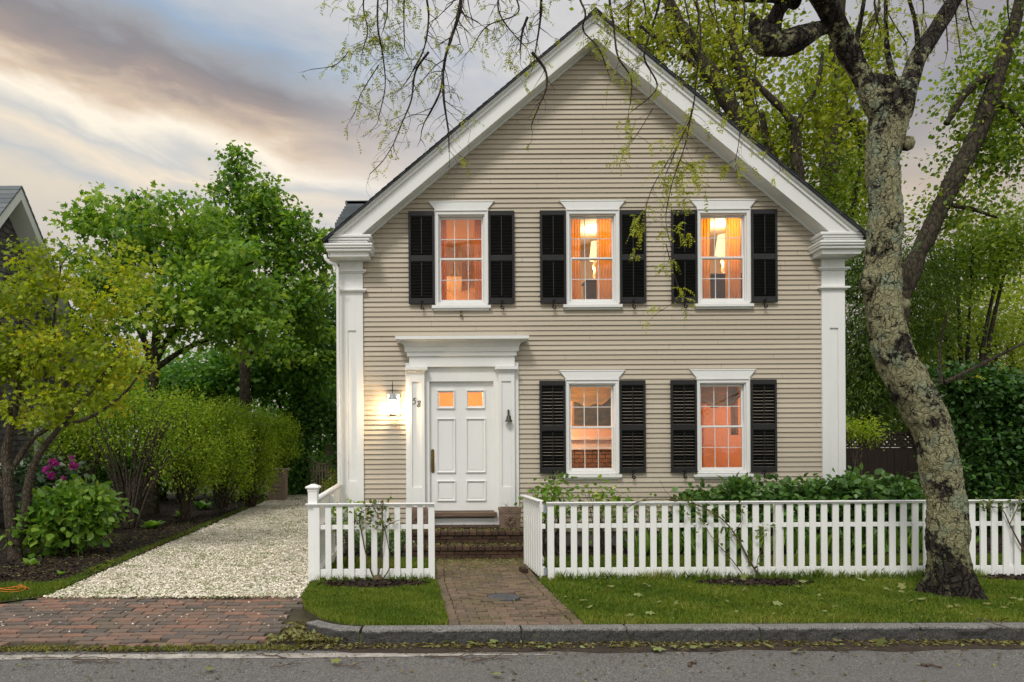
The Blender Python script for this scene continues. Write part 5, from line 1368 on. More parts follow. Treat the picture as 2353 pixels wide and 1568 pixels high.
hang([(1180,-30),(1190,30),(1120,60),(1085,110)], Zh, 4, 2, .15, 2, .6, .5)
hang([(905,330),(880,370),(850,400)], Zh, 2.4, 1.4, .15, 1, .7, .35)
hang([(800,120),(770,150),(715,160)], Zh, 2, 1.2, .3, 1, .6, .25)
hang([(870,150),(830,215),(815,260)], Zh, 2.4, 1.4, .25, 2, .7, .35)
hang([(1760,-20),(1740,120),(1735,220),(1760,300),(1790,380)], Zh, 5, 2, .35, 2, .5, .42, big=True)
for i in range(8):
    x = gs.uniform(1330,1720); y = gs.uniform(-30,70); hang([(x, -40), (x+gs.uniform(-20,20), y), (x+gs.uniform(-50,50), y+gs.uniform(30,90))], Zh+gs.uniform(-.4,.6), 5, 2, .5, 2, .7, .42)
for i in range(9):
    x = gs.uniform(1950,2330); hang([(x, -60), (x+gs.uniform(-20,20), 10), (x+gs.uniform(-40,40), gs.uniform(40,150))], Zt+gs.uniform(-.3,.6), 5, 2, .6, 2, .7, .42)
# a low shoot on the trunk
hang([(2163,885),(2160,800),(2175,720)], Zt, 7, 3, .05, 1, .3, .3); hang([(2170,880),(2250,840),(2330,800),(2420,760)], Zt, 9, 5, .25, 1, .5, .35)
tw.build('twigs', M['twig_bark'], st.root)
q_ = [i for i in range(len(fr_e)) if gs.random() < .6]; fr_e = [fr_e[i] for i in q_]; fr_d = [fr_d[i] for i in q_]; q_ = [i for i in range(len(lf_e)) if gs.random() < .65]; lf_e = [lf_e[i] for i in q_]; lf_d = [lf_d[i] for i in q_]
fronds(fr_e, fr_d, np.random.default_rng(4), .11, 6, .026, 'locust_leaf', st.root, 'crown', (.72,.2,.15))
fronds(lf_e, lf_d, np.random.default_rng(5), .085, 5, .022, 'locust_leaf', st.root, 'crown', (.6,.25,.15))
print('fronds', len(fr_e), len(lf_e))

# --- trees behind the house, to its right -------------------------------------
def tall(label, seed, limbs, blobs, ncl, per, spread, size, mat='locust_leaf', shape='leaf', bark_='dark_bark', name='locust_tree', group='tall trees behind the house', **k):
    p0, r0 = lp(limbs[0]); t = Tree(name, label, (p0[0].x, p0[0].y, 0), group, bark_, seed)
    p = [Vector((p0[0].x, p0[0].y, -.05))]+p0; t.limb(p, [r0[0]*1.25]+r0, n=14, rough=.3)
    for l in limbs[1:]: q, r_ = lp(l); t.limb(q, r_, n=10, rough=.3)
    if ncl:
        for b_ in blobs: b_[0].y += b_[1][1]*.75; b_[0].x += b_[0].x/b_[0].y*b_[1][1]*.75
    if ncl: t.grow(blobs, ncl, .02, .005, .02); t.wood(); t.leaves(per, spread, size, mat, shape, **k)
    else: t.wood()
    return t
tall('dark trunked tree leaning left above the right roof slope', 31, [[(1770,420,40,19),(1738,330,40,19),(1690,262,36,19),(1652,200,32,19),(1605,125,30,19),(1560,50,26,19),(1520,-30,20,19)],
     [(1738,330,30,19),(1722,240,28,19),(1706,170,24,19),(1690,120,20,19),(1680,60,16,19),(1700,-20,12,19)], [(1652,200,16,19),(1600,150,12,19),(1540,110,9,19),(1470,60,7,19)], [(1690,130,14,19),(1740,70,10,19),(1790,10,8,19)]],
     [blob(1560,40,19,150,80), blob(1460,60,19,90,60), blob(1680,160,19,110,110), blob(1700,20,19,130,60)], 210, 30, .36, .125, shape='broad', droop=-.1, flat=.8, tint=(.42,.25,.2))
tall('slim tree with a pale forked trunk between the roof slope and the street tree', 32, [[(1838,470,24,17),(1830,380,24,17),(1826,300,22,17),(1800,255,16,17),(1760,215,12,17),(1730,180,9,17)], [(1826,300,16,17),(1850,250,12,17),(1880,190,9,17),(1890,120,7,17)], [(1790,420,18,17.5),(1765,340,16,17.5),(1750,260,12,17.5)]],
     [blob(1830,250,17,110,110), blob(1790,330,17,80,80), blob(1900,180,17,80,90)], 140, 26, .34, .12, shape='broad', droop=-.1, flat=.8, tint=(.42,.25,.2))
tall('thick upright trunk close behind the street tree', 33, [[(1908,520,42,20),(1905,440,44,20),(1908,330,44,20),(1925,240,46,20),(1930,150,40,20),(1925,60,34,20),(1930,-30,26,20)], [(1925,240,26,20),(1970,290,20,20),(1995,400,14,20)], [(1905,330,20,20),(1870,260,14,20),(1850,170,10,20)], [(1930,150,18,20),(1980,90,14,20),(2020,20,10,20)]],
     [blob(1930,330,20,90,150), blob(1940,100,20,130,90), blob(1960,470,20,70,100)], 190, 30, .36, .125, shape='broad', droop=-.1, flat=.8, tint=(.40,.25,.2))
tall('tree leaning to the right away from the street tree against the sunset sky', 34, [[(2150,1010,38,14),(2118,930,38,14),(2075,830,38,14),(2066,730,38,14),(2092,625,38,14),(2130,545,38,14),(2165,470,38,14),(2210,380,40,14),(2250,300,36,14),(2275,230,34,14),(2300,150,30,14),(2330,60,26,14),(2350,-30,20,14)], [(2290,180,22,14),(2260,180,22,14),(2215,220,18,14),(2175,285,14,14)], [(2275,230,14,14),(2330,260,9,14),(2380,330,6,14)], [(2165,470,14,14),(2230,480,9,14),(2290,500,6,14)]],
     [blob(2310,110,14,70,130), blob(2270,320,14,100,90), blob(2200,470,14,80,70), blob(2350,230,14,50,110), blob(2210,190,14,50,60)], 210, 32, .30, .092, 'far_leaf', 'broad')
# understorey by the right corner of the house
def bushy(name, label, x, yb, Z, blobs, ncl, per, spread, size, mat, shape='leaf', bark_='dark_bark', seed=1, group=None, stems=5, cat='shrub', fan=.5, r0=.02, base=None, **k):
    b0 = ground_at(x, yb) if Z is None else Vector((at(x, 1100, Z).x, Z, 0)); t = Tree(name, label, b0, group, bark_, seed, cat); gg = random.Random(seed)
    zt = min(bl[0].z for bl in blobs)
    for i in range(stems):
        bl = gg.choice(blobs); e = bl[0]+Vector((gg.uniform(-1,1)*bl[1][0]*fan, gg.uniform(-1,1)*bl[1][1]*fan, gg.uniform(-.2,.5)*bl[1][2])); a = b0+Vector((gg.uniform(-.1,.1), gg.uniform(-.1,.1), -.03)); m_ = a.lerp(e, .45)+Vector((gg.uniform(-.08,.08), gg.uniform(-.08,.08), .15*(e-a).length))
        t.limb([a, a.lerp(m_,.5)+Vector((gg.uniform(-.03,.03),0,0)), m_, e], [r0*1.2, r0, r0*.75, r0*.35], n=7, rough=.3)
    t.grow(blobs, ncl, r0*.45, .003); t.wood('stem' if cat != 'tree' else 'trunk'); t.leaves(per, spread, size, mat, shape, name='foliage' if cat != 'tree' else 'crown', **k); return t
bushy('conifer', 'feathery dark evergreen hanging beside the corner pilaster at the street tree side', 2010, 0, 16.5, [blob(1985,620,16.5,70,110), blob(2000,820,16.5,80,110), blob(2090,700,17,70,170), blob(1990,960,16,60,60), blob(2050,900,16,80,60), blob(1965,760,16.5,50,200), blob(1960,900,16.5,40,90)], 480, 60, .25, .12, 'conifer_leaf', 'thin', seed=41, cat='tree', stems=6, r0=.06, droop=.9)
bushy('yellow_green_tree', 'light yellow green tree spreading behind the tall dark hedge', 2290, 0, 21, [blob(2290,760,21,150,110), blob(2200,700,21,90,110), blob(2330,640,22,90,90), blob(2420,780,21,90,120), blob(2180,820,21,60,60)], 230, 46, .34, .13, 'far_leaf', seed=42, cat='tree', stems=6, r0=.07, tint=(.78,.2,.15))
bushy('mid_green_tree', 'mid green tree filling the gap right of the bent trunk below the leaning tree', 2220, 0, 18, [blob(2180,600,18,90,90), blob(2270,570,18,110,90), blob(2130,760,18,70,120), blob(2340,540,18,60,80)], 190, 46, .32, .13, 'far_leaf', seed=43, cat='tree', stems=6, r0=.07, tint=(.4,.2,.15))
bushy('locust_tree', 'young locust behind the roof slope at the eave end', 1880, 0, 18.5, [blob(1850,450,18.5,80,90), blob(1920,560,18,70,120), blob(1960,420,18,50,90)], 150, 36, .3, .12, 'far_leaf', seed=44, cat='tree', stems=5, r0=.06, tint=(.4,.2,.15), group='tall trees behind the house')
# dark clipped hedge
t = Tree('clipped_hedge', 'tall dark clipped hedge right of the bent trunk', (at(2330,1100,12.4).x, 12.4, 0), None, 'dark_bark', 51, 'hedge')
for i in range(9):
    x = at(2190+i*52, 1000, 12.4).x; t.limb([(x, 12.5, -.03), (x+.05, 12.4, .8), (x-.03, 12.35, 1.9)], [.05,.035,.015], n=6)
hx0, hx1 = at(2175, 900, 12.4).x, at(2640, 900, 12.4).x; n = 900
C = np.c_[hx0+(hx1-hx0)*rng.random(n), 11.9+.9*rng.random(n)**1.6, 2.65*rng.random(n)**.8]; C[:300,2] = 2.60-.1*rng.random(300); C[:,2] += (.10*np.sin(C[:,0]*2.3)+.07*np.sin(C[:,0]*5.1+1))*(C[:,2]/2.6)
t.ends = [tuple(c) for c in C]; t.dirs = [tuple(d) for d in nrm(rng.normal(0,.6,(n,3))+np.array([0,-.6,.5]))]; t.wood('stem'); t.leaves(46, .18, .085, 'yew_leaf', 'broad', name='foliage', tint=(.45,.18,.2))
bushy('azalea', 'small bright yellow green shrub with bare forked stems against the white pilaster', 1952, 0, 13.2, [blob(1968,985,13.2,50,24), blob(1990,1005,13.2,34,16), blob(1945,990,13.2,30,26)], 70, 26, .10, .055, 'privet_leaf', seed=52, stems=7, r0=.02, bark_='young_bark', tint=(.75,.2,.15))
# dark board fence with a lattice top
t = thing('board_fence', 'dark brown board fence with a lattice top behind the hydrangeas', 'fence', (at(2050,1100,14.5).x, 14.5, 0))
b = MB(); x = at(1900,1100,14.5).x; xe = at(2700,1100,14.5).x
while x < xe: b.box(x, x+.135, 14.5+random.uniform(0,.008), 14.525, 0, 1.52); x += .142
b.build('boards', M['dark_wood'], t)
b = MB(); x = at(1930,1100,14.5).x
while x < xe-.4:
    for s in (-1, 1): b.obox((x, 14.51+s*.006, 1.70), Vector((.016,0,.016*s)), Vector((0,.005,0)), Vector((-.115*s,0,.115)))
    x += .11
b.box(at(1900,1100,14.5).x, xe, 14.49, 14.54, 1.80, 1.86); b.box(at(1900,1100,14.5).x, xe, 14.49, 14.54, 1.53, 1.58); b.build('lattice', M['dark_wood'], t)
b = MB()
for k in range(5): xx = at(1930,1100,14.5).x+k*2.0; b.box(xx, xx+.1, 14.53, 14.63, 0, 1.9)
b.build('fence_posts', M['dark_wood'], t)

# --- shrubs along the front of the house ---------------------------------------
HL = [(1600,1215,10.45,45,70,'dark green hydrangea at the left end of the row behind the slanting rose cane'), (1690,1200,10.5,60,85,'tallest leafed hydrangea in the row, reaching the window sill'), (1785,1198,10.5,55,80,'dark green hydrangea between the window sill and the corner pilaster'),
      (1875,1192,10.5,52,80,'dark green hydrangea in front of the corner pilaster foot'), (1970,1184,10.4,55,85,'dark green hydrangea just past the house corner'), (2065,1184,10.4,55,80,'dark green hydrangea at the end of the row beside the bent trunk')]
for i, (x, y, Z, rx, rz, lab) in enumerate(HL):
    bl = [blob(x, y-8, Z, rx, rz*.9, rx*.9), blob(x+gs.uniform(-15,15), y-rz*.85, Z, rx*.7, 18, rx*.6)]
    if i == 1: bl += [blob(1705,1125,Z,22,28,20), blob(1612,1140,Z,20,24,20)]
    if i == 4: bl += [blob(1985,1120,Z,26,26,20)]
    bushy('hydrangea', lab, x, 0, Z, bl, 100, 24, .10, .105, 'glossy_leaf', 'broad', 'young_bark', 60+i, 'hydrangeas along the front of the house', stems=9, r0=.011, tint=(.5,.2,.22), droop=.1)
HB = [(1265,1150,10.4,52,55,'light leafed hydrangea sprouting behind the open gate'), (1385,1150,10.5,50,55,'sparse hydrangea with bare tan stems below the downstairs window nearest the door'), (1470,1175,10.5,40,50,'thin hydrangea of mostly bare stems between the two downstairs windows')]
for i, (x, y, Z, rx, rz, lab) in enumerate(HB):
    t = bushy('hydrangea', lab, x, 0, Z, [blob(x, y, Z, rx, rz, rx), blob(x, y+60, Z, rx*.8, rz, rx*.8)], 60-8*i, 10-2*i, .09, .08, 'hydrangea_leaf', 'broad', 'young_bark', 70+i, 'hydrangeas along the front of the house', stems=40, r0=.006, fan=1.0, tint=(.6,.2,.2))
BX = [(775,1222,10.4,34,40,'small boxwood shrub beside the fence return'), (850,1240,10.4,48,34,'low boxwood shrub behind the rose at the short fence'), (925,1240,10.35,38,30,'low boxwood shrub against the side of the steps')]
for i, (x, y, Z, rx, rz, lab) in enumerate(BX): bushy('boxwood', lab, x, 0, Z, [blob(x, y, Z, rx, rz)], 70, 30, .09, .04, 'glossy_leaf', 'leaf', 'young_bark', 80+i, 'shrubs behind the short fence', stems=6, r0=.01, tint=(.6,.2,.2))
bushy('hydrangea', 'pale leafed shrub rising behind the short picket fence near the return', 800, 0, 9.3, [blob(782,1195,9.3,24,26,20), blob(812,1180,9.3,22,24,20)], 22, 10, .07, .075, 'hydrangea_leaf', 'broad', 'young_bark', 84, stems=8, r0=.007, group='shrubs behind the short fence', tint=(.7,.2,.2))
# strappy leaves low behind the long fence
t = Tree('daylily_clump', 'strappy daylily leaves low behind the long picket fence', (at(1900,1250,10.1).x, 10.1, 0), None, 'cane', 88, 'plant')
n = 460; X = at(1480,1250,9.5).x+(at(2300,1250,9.5).x-at(1480,1250,9.5).x)*rng.random(n); P = np.c_[X, 10.0+.25*rng.random(n), np.zeros(n)]
V, Fx = leaf_arrays(P, np.c_[rng.normal(0,.45,(n,2)), np.ones(n)], np.c_[rng.normal(0,1,(n,2)), np.full(n,.3)], .28+.2*rng.random(n), 'thin'); arrays_mesh('foliage', V, [Fx], np.clip(rng.normal(.45,.2,n),0,1), M['hydrangea_leaf'], t.root)
# roses on the fence
def rose(label, base, canes, seed, per=5, n=1):
    t = Tree('rose_bush', label, base, 'climbing roses on the fence', 'cane', seed, 'rose')
    for c, w in canes:
        P = t.limb([at(x, y, Z) for x, y, Z in c], [w*(1-.65*i/(len(c)-1)) for i in range(len(c))], n=7, rough=.3)
        for i in range(3, len(P), 2):
            d = (P[i]-P[i-1]).normalized(); s_ = d.cross(Vector((0,1,0)))*random.choice((-1,1)); t.b.tube([P[i], P[i]+s_*.012], [.0025,.0005], 4)
    t.wood('stem'); return t
yf = YF-.06
t = rose('climbing rose with three canes on the short picket fence', ground_at(862,1335), [([(862,1338,yf),(845,1290,yf),(832,1230,yf),(826,1190,yf),(838,1172,yf),(862,1160,yf)],.010), ([(866,1338,yf),(874,1290,yf),(880,1230,yf-.01),(878,1180,yf-.02),(880,1150,yf-.02),(870,1172,yf)],.013), ([(872,1340,yf),(895,1305,yf),(893,1260,yf),(880,1205,yf),(862,1188,yf),(812,1200,yf)],.008), ([(878,1215,yf),(905,1200,yf-.03),(920,1195,yf)],.005)], 91)
E = [at(*p) for p in ((838,1180,yf),(850,1170,yf),(828,1188,yf),(860,1185,yf),(880,1160,yf),(875,1178,yf),(888,1185,yf),(842,1200,yf),(822,1200,yf),(890,1200,yf),(866,1200,yf),(872,1210,yf),(858,1165,yf),(830,1172,yf))]
t.ends = [tuple(e) for e in E]; t.dirs = [(0,-.3,.5)]*len(E); t.leaves(11, .055, .05, 'rose_leaf', 'broad', name='foliage')
b = MB(); c = at(868,1330,yf); b.lathe([(0,-.05),(.05,-.03),(.06,.0),(.035,.04),(0,.05)], c, 10); b.build('root_crown', M['cane'], t.root, smooth=True)
t = rose('climbing rose cane slanting up the long picket fence and arching over its rail', ground_at(1745,1332), [([(1748,1330,yf),(1720,1285,yf),(1690,1230,yf),(1655,1190,yf),(1600,1160,yf),(1540,1148,yf+.05),(1470,1152,yf),(1440,1170,yf)],.012), ([(1710,1325,yf),(1680,1285,yf),(1640,1240,yf),(1615,1200,yf),(1605,1170,yf)],.006), ([(1745,1330,yf),(1740,1290,yf),(1755,1250,yf),(1752,1200,yf)],.005), ([(1685,1225,yf),(1705,1195,yf),(1700,1160,yf)],.005), ([(1550,1148,yf),(1530,1130,yf),(1515,1100,yf)],.003)], 92)
E = [at(*p) for p in ((1600,1158,yf),(1585,1150,yf),(1620,1165,yf),(1570,1145,yf),(1640,1180,yf),(1605,1190,yf),(1665,1235,yf),(1655,1222,yf),(1680,1225,yf),(1750,1220,yf),(1745,1240,yf),(1760,1205,yf),(1735,1255,yf),(1712,1300,yf),(1700,1165,yf),(1708,1180,yf),(1610,1210,yf),(1590,1175,yf))]
t.ends = [tuple(e) for e in E]; t.dirs = [(0,-.3,.5)]*len(E); t.leaves(9, .06, .05, 'rose_leaf', 'broad', name='foliage')
t = rose('climbing rose cane on the picket fence past the street tree', ground_at(2400,1330), [([(2400,1330,yf),(2350,1260,yf),(2320,1205,yf),(2300,1170,yf),(2250,1165,yf)],.011), ([(2320,1205,yf),(2340,1160,yf),(2345,1125,yf)],.006)], 93)
E = [at(*p) for p in ((2260,1160,yf),(2250,1150,yf),(2280,1165,yf),(2310,1170,yf),(2335,1150,yf),(2345,1130,yf),(2330,1165,yf),(2350,1145,yf))]
t.ends = [tuple(e) for e in E]; t.dirs = [(0,-.3,.5)]*len(E); t.leaves(12, .06, .05, 'rose_leaf', 'broad', name='foliage')

# --- left side -----------------------------------------------------------------
# golden japanese maple
b0 = ground_at(32, 1284); ZJ = b0.y
jm = Tree('japanese_maple', 'small golden green maple with two slender trunks at the left picture edge', b0, None, 'young_bark', 101)
def jl(l, **k): p, q = lp([(x, y, w, ZJ+dz_) for x, y, w, dz_ in l]); return jm.limb(p, q, n=12, **k)
jl([(36,1292,34,0),(33,1250,28,0),(24,1190,26,0),(20,1120,24,0),(18,1080,24,0),(14,1040,20,0),(30,960,16,0),(45,880,12,.1),(40,800,9,.1),(50,720,6,.2)]); jl([(40,1255,22,0),(58,1190,20,0),(64,1120,20,0),(78,1070,18,0),(100,1030,14,0),(140,980,12,-.1),(190,920,10,-.2),(240,860,8,-.3),(290,800,6,-.3)])
jl([(18,1090,16,0),(45,1050,14,.1),(75,1010,10,.1),(130,960,9,.2),(110,880,8,.3),(90,800,6,.3)]); jl([(14,1130,14,0),(-20,1060,12,0),(-50,980,10,0),(-60,880,8,0)]); jl([(140,980,9,-.1),(215,955,7,-.2),(290,900,6,-.3),(330,840,4,-.3)]); jl([(45,880,8,.1),(110,790,7,.1),(130,690,5,.1),(140,610,4,.1)]); jl([(30,960,9,0),(-10,880,8,-.2),(-30,780,6,-.2)])
jm.grow([blob(120,640,ZJ,80,60,60), blob(40,700,ZJ,100,70,80), blob(230,700,ZJ-.1,110,60,80), blob(180,810,ZJ-.2,150,60,90), blob(300,830,ZJ-.3,80,60,60), blob(40,830,ZJ+.1,110,70,80), blob(270,600,ZJ,80,50,60), blob(110,940,ZJ,120,45,80), blob(-60,800,ZJ,60,140,80), blob(120,580,ZJ,60,40,50), blob(330,650,ZJ-.2,50,60,50), blob(60,600,ZJ,50,50,50), blob(200,900,ZJ-.1,120,50,80)], 360, .012, .003, .1); jm.wood()
jm.leaves(29, .12, .07, 'golden_leaf', 'maple', tint=(.42,.24,.18), flat=.42, droop=.45)
# neighbour's shingled house
NX = -9.7; zr = at(33,424,14.9).z; YC = 15.0; SLN = 1.18; HWN = 3.1
t = thing('neighbour_house', 'grey cedar shingled house with a white gable rake at the left picture edge', 'house', (-13, YC, 0))
b = MB(); z = .3; zt_ = zr-.35
while z < zt_:
    z1 = z+.125; y = YC-min(HWN, (zt_-z)/SLN+.05); ye = YC+min(HWN, (zt_-z)/SLN+.05)
    while y < ye:
        w = random.uniform(.09,.2); y1 = min(y+w, ye); o = random.uniform(0,.006)
        b.add([(NX+.018+o,y+.003,z),(NX+.018+o,y1,z),(NX+.003,y1,z1),(NX+.003,y+.003,z1)], [(0,1,2,3)], random.random()); b.add([(NX+.018+o,y+.003,z),(NX+.018+o,y1,z),(NX-.01,y1,z),(NX-.01,y+.003,z)], [(3,2,1,0)], .2); y = y1
    z = z1
ez = zt_-HWN*SLN
b.add([(NX-.01,YC-HWN,0),(NX-.01,YC+HWN,0),(NX-.01,YC+HWN,ez),(NX-.01,YC,zt_),(NX-.01,YC-HWN,ez)], [(0,1,2,3,4)], .3); b.box(NX-7, NX-.02, YC-HWN, YC+HWN, 0, ez, .4); wall = b.build('wall', M['cedar_shingle'], t, tint=True)
def xprism(b, poly, x0, x1, t_=.5):
    n = len(poly); vs = [(x0, p[0], p[1]) for p in poly]+[(x1, p[0], p[1]) for p in poly]
    b.add(vs, [tuple(range(n)), tuple(range(2*n-1, n-1, -1))]+[(i, n+i, n+(i+1) % n, (i+1) % n) for i in range(n)], t_)
b = MB()
for s in (-1, 1):
    L = HWN+.35
    for k in range(30): f0, f1 = k/30, (k+1)/30; xprism(b, [(YC+s*L*f0, zr-L*f0*SLN+.01), (YC+s*L*f1, zr-L*f1*SLN+.03), (YC+s*L*f1, zr-L*f1*SLN-.03), (YC+s*L*f0, zr-L*f0*SLN-.03)], NX-7, NX+.46, random.random())
b.build('roof', M['slate_shingle'], t, tint=True)
b = MB()
for s in (-1, 1): L = HWN+.3; xprism(b, [(YC, zr-.035), (YC+s*L, zr-.035-L*SLN), (YC+s*L, zr-.29-L*SLN), (YC, zr-.29)], NX+.40, NX+.44)
rk = b.build('rake_board', M['white_paint'], t)
b = MB()
for s in (-1, 1): L = HWN+.3; xprism(b, [(YC, zr-.26), (YC+s*L, zr-.26-L*SLN), (YC+s*L, zr-.28-L*SLN), (YC, zr-.28)], NX+.0, NX+.399)
b.build('soffit', M['white_paint'], t)
b = MB(); b.tube([(NX+.07, at(36,1000,13.9).y, zz_) for zz_ in (.2, 3.0, 4.9)]+[(NX+.02, at(36,1000,13.9).y, 5.0)], .045, 10); b.build('vent_pipe', M['galvanised'], t, smooth=True)
for yw in (13.4, 16.6):
    b = MB(); b.box(NX+.02, NX+.06, yw-.5, yw+.5, 1.1, 2.6); w_ = b.build('window', M['white_paint'], t, bevel=.006)
    b = MB(); b.box(NX+.061, NX+.07, yw-.4, yw+.4, 1.2, 2.5); b.build('pane', M['window_glass'], w_)
b = MB(); b.box(NX-.02, NX+.04, YC+HWN-.12, YC+HWN+.01, 0, ez); b.build('corner_board', M['white_paint'], t)
# maples behind the hedge
m1 = Tree('maple_tree', 'broad mid green maple standing behind the hedge', (at(345,1100,17).x, 17, 0), 'maples left of the house', 'dark_bark', 111)
def ml(t, l, **k): p, q = lp(l); return t.limb(p, q, n=10, **k)
p0 = at(350,1000,17); m1.limb([(p0.x, 17, -.05), (p0.x, 17, 1.0), tuple(at(350,920,17)), tuple(at(355,840,17)), tuple(at(360,760,17))], [.16,.14,.13,.12,.09], n=12)
ml(m1, [(352,860,20,17),(330,780,14,17),(290,700,11,17),(262,600,8,17),(250,520,5,17)]); ml(m1, [(356,830,18,17),(400,760,14,17),(470,690,11,16.8),(540,630,7,16.6),(600,590,4,16.5)]); ml(m1, [(358,790,14,17),(372,690,12,17),(350,590,9,17),(320,500,6,17),(305,450,4,17)]); ml(m1, [(354,850,14,17),(430,800,11,16.6),(520,770,9,16.4),(600,760,6,16.2)]); ml(m1, [(348,870,12,17),(260,830,9,17),(180,760,7,17)])
ml(m1, [(372,690,9,17),(420,600,8,17),(430,500,5,17)])
m1.grow([blob(215,460,17,30,25,25), blob(310,435,17,40,30,30), blob(165,480,17,34,22,25), blob(380,450,16.8,40,30,30), blob(290,510,17,110,60), blob(400,560,16.8,120,110), blob(520,640,16.5,110,90), blob(260,640,17,110,90), blob(420,720,16.4,150,80), blob(560,760,16.4,90,70), blob(200,500,17,60,40), blob(600,690,16.4,80,60), blob(220,740,17,80,90)], 360, .022, .005, .1); m1.wood(); m1.leaves(32, .20, .145, 'maple_leaf', 'maple', tint=(.56,.25,.16), flat=.5, droop=.5)
m2 = Tree('maple_tree', 'taller green maple with a pointed top near the house gutter', (at(560,1100,21).x, 21, 0), 'maples left of the house', 'dark_bark', 112)
p0 = at(565,1000,21); m2.limb([(p0.x, 21, -.05), (p0.x, 21, 1.6), tuple(at(562,850,21)), tuple(at(556,700,21)), tuple(at(548,560,21)), tuple(at(545,430,21)), tuple(at(546,350,21))], [.2,.17,.15,.12,.09,.05,.02], n=12)
for l in ([(560,780,12,21),(500,700,9,21),(450,600,7,21),(420,520,4,21)], [(558,730,12,21),(620,640,9,21),(660,560,6,21),(680,500,4,21)], [(552,620,9,21),(590,530,7,21),(610,450,4,21)], [(550,590,8,21),(510,510,6,21),(490,450,4,21)], [(562,820,12,21),(640,760,9,21),(720,700,6,21)]): ml(m2, l)
m2.grow([blob(545,375,21,22,42,24,.35), blob(530,430,21,42,40,36,.6), blob(600,450,21,50,45,40,.8), blob(655,500,21,48,40,40,.8), blob(715,610,21,62,80,60), blob(740,560,21,32,36,30,.5), blob(690,760,21,80,90,60), blob(600,490,21,75,60,70), blob(480,500,21,70,60,60), blob(550,560,21,140,80), blob(660,560,21,60,80), blob(620,680,21,110,80), blob(700,680,21,70,80), blob(500,640,21,100,80)], 420, .022, .005, .1); m2.wood(); m2.leaves(32, .22, .15, 'maple_leaf', 'maple', tint=(.42,.22,.16), flat=.55, droop=.5)
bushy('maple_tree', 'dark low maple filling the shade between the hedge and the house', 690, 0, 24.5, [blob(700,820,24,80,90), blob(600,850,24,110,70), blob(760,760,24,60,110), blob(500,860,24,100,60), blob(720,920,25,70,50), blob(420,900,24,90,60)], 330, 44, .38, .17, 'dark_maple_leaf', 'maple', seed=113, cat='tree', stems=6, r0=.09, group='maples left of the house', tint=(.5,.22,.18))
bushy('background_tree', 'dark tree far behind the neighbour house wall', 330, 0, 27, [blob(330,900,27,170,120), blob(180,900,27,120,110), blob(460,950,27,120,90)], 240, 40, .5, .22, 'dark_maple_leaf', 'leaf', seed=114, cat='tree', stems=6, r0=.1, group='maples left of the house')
# privet hedge: each bush separate
PV = [(300,13.9,[(300,925,100,55),(235,970,80,60),(370,960,80,60),(300,1010,95,50),(400,1050,60,60)],'tall open privet with a fan of bare stems at the near end of the hedge'),
      (425,15.6,[(420,945,75,50),(430,1010,80,60),(450,1075,70,55)],'second privet bush of the hedge, its stems bent towards the driveway'),
      (505,17.2,[(505,960,62,48),(515,1020,66,55),(525,1080,56,45),(530,1115,46,35)],'privet bush in the middle of the hedge with dense yellow green top'),
      (575,18.8,[(572,978,55,45),(582,1035,56,48),(588,1085,46,36),(592,1110,40,28)],'privet bush next to the wooden box end of the hedge'),
      (640,22.3,[(640,990,42,34),(640,1030,44,40),(628,1060,34,24)],'last thin privet bush of the hedge above the wooden box'),
      (190,14.6,[(190,975,80,60),(170,1030,80,50)],'privet bush behind the rhododendron')]
for i, (x, Z, bs, lab) in enumerate(PV):
    bl = [blob(a, b_, Z, rx, rz, rx*.8) for a, b_, rx, rz in bs]
    t = bushy('privet_bush', lab, x, 0, Z, bl, (210,320,390,370,330,280)[i], (32,42,44,44,44,36)[i], .13, .06, 'privet_leaf', 'leaf', 'young_bark', 120+i, 'privet bushes of the hedge', stems=(36,26,20,18,18,18)[i], r0=.026, fan=.95, tint=(.46,.27,.2), flat=.9)
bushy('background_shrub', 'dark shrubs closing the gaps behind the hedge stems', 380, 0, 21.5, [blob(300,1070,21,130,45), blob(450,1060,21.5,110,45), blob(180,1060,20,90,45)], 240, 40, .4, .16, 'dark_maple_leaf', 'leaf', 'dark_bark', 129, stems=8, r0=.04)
# hydrangea, rhododendron, hostas
bushy('hydrangea', 'rounded bright green hydrangea beside the golden maple trunk', 150, 0, 10.5, [blob(150,1185,10.5,95,70,70), blob(215,1170,10.6,50,55,45), blob(90,1215,10.3,50,55,40)], 150, 24, .10, .125, 'hydrangea_leaf', 'broad', 'young_bark', 131, stems=14, r0=.01, tint=(.5,.2,.2), droop=.15)
t = bushy('rhododendron', 'dark leaved rhododendron with magenta flower heads near the neighbour house', 120, 0, 12.8, [blob(120,1080,12.8,75,45,50), blob(60,1100,12.6,50,40,40), blob(150,1130,12.8,80,40,50)], 90, 20, .12, .13, 'rhodo_leaf', 'leaf', 'young_bark', 132, stems=9, r0=.014)
FP = [(122,1062),(108,1080),(118,1093),(132,1068),(170,1070),(165,1052),(145,1100)]
for k, (x, y) in enumerate(FP):
    c = np.array(at(x, y, 12.3)); n = 46; u = nrm(rng.normal(0,1,(n,3))); s_ = .062 if k in (0,1,2,4) else .038
    V, Fx = leaf_arrays(c+u*s_*.35, u, rng.normal(0,1,(n,3)), np.full(n, s_*1.0), 'broad'); arrays_mesh('flower_head', V, [Fx], rng.random(n), M['magenta_petal'], t.root)
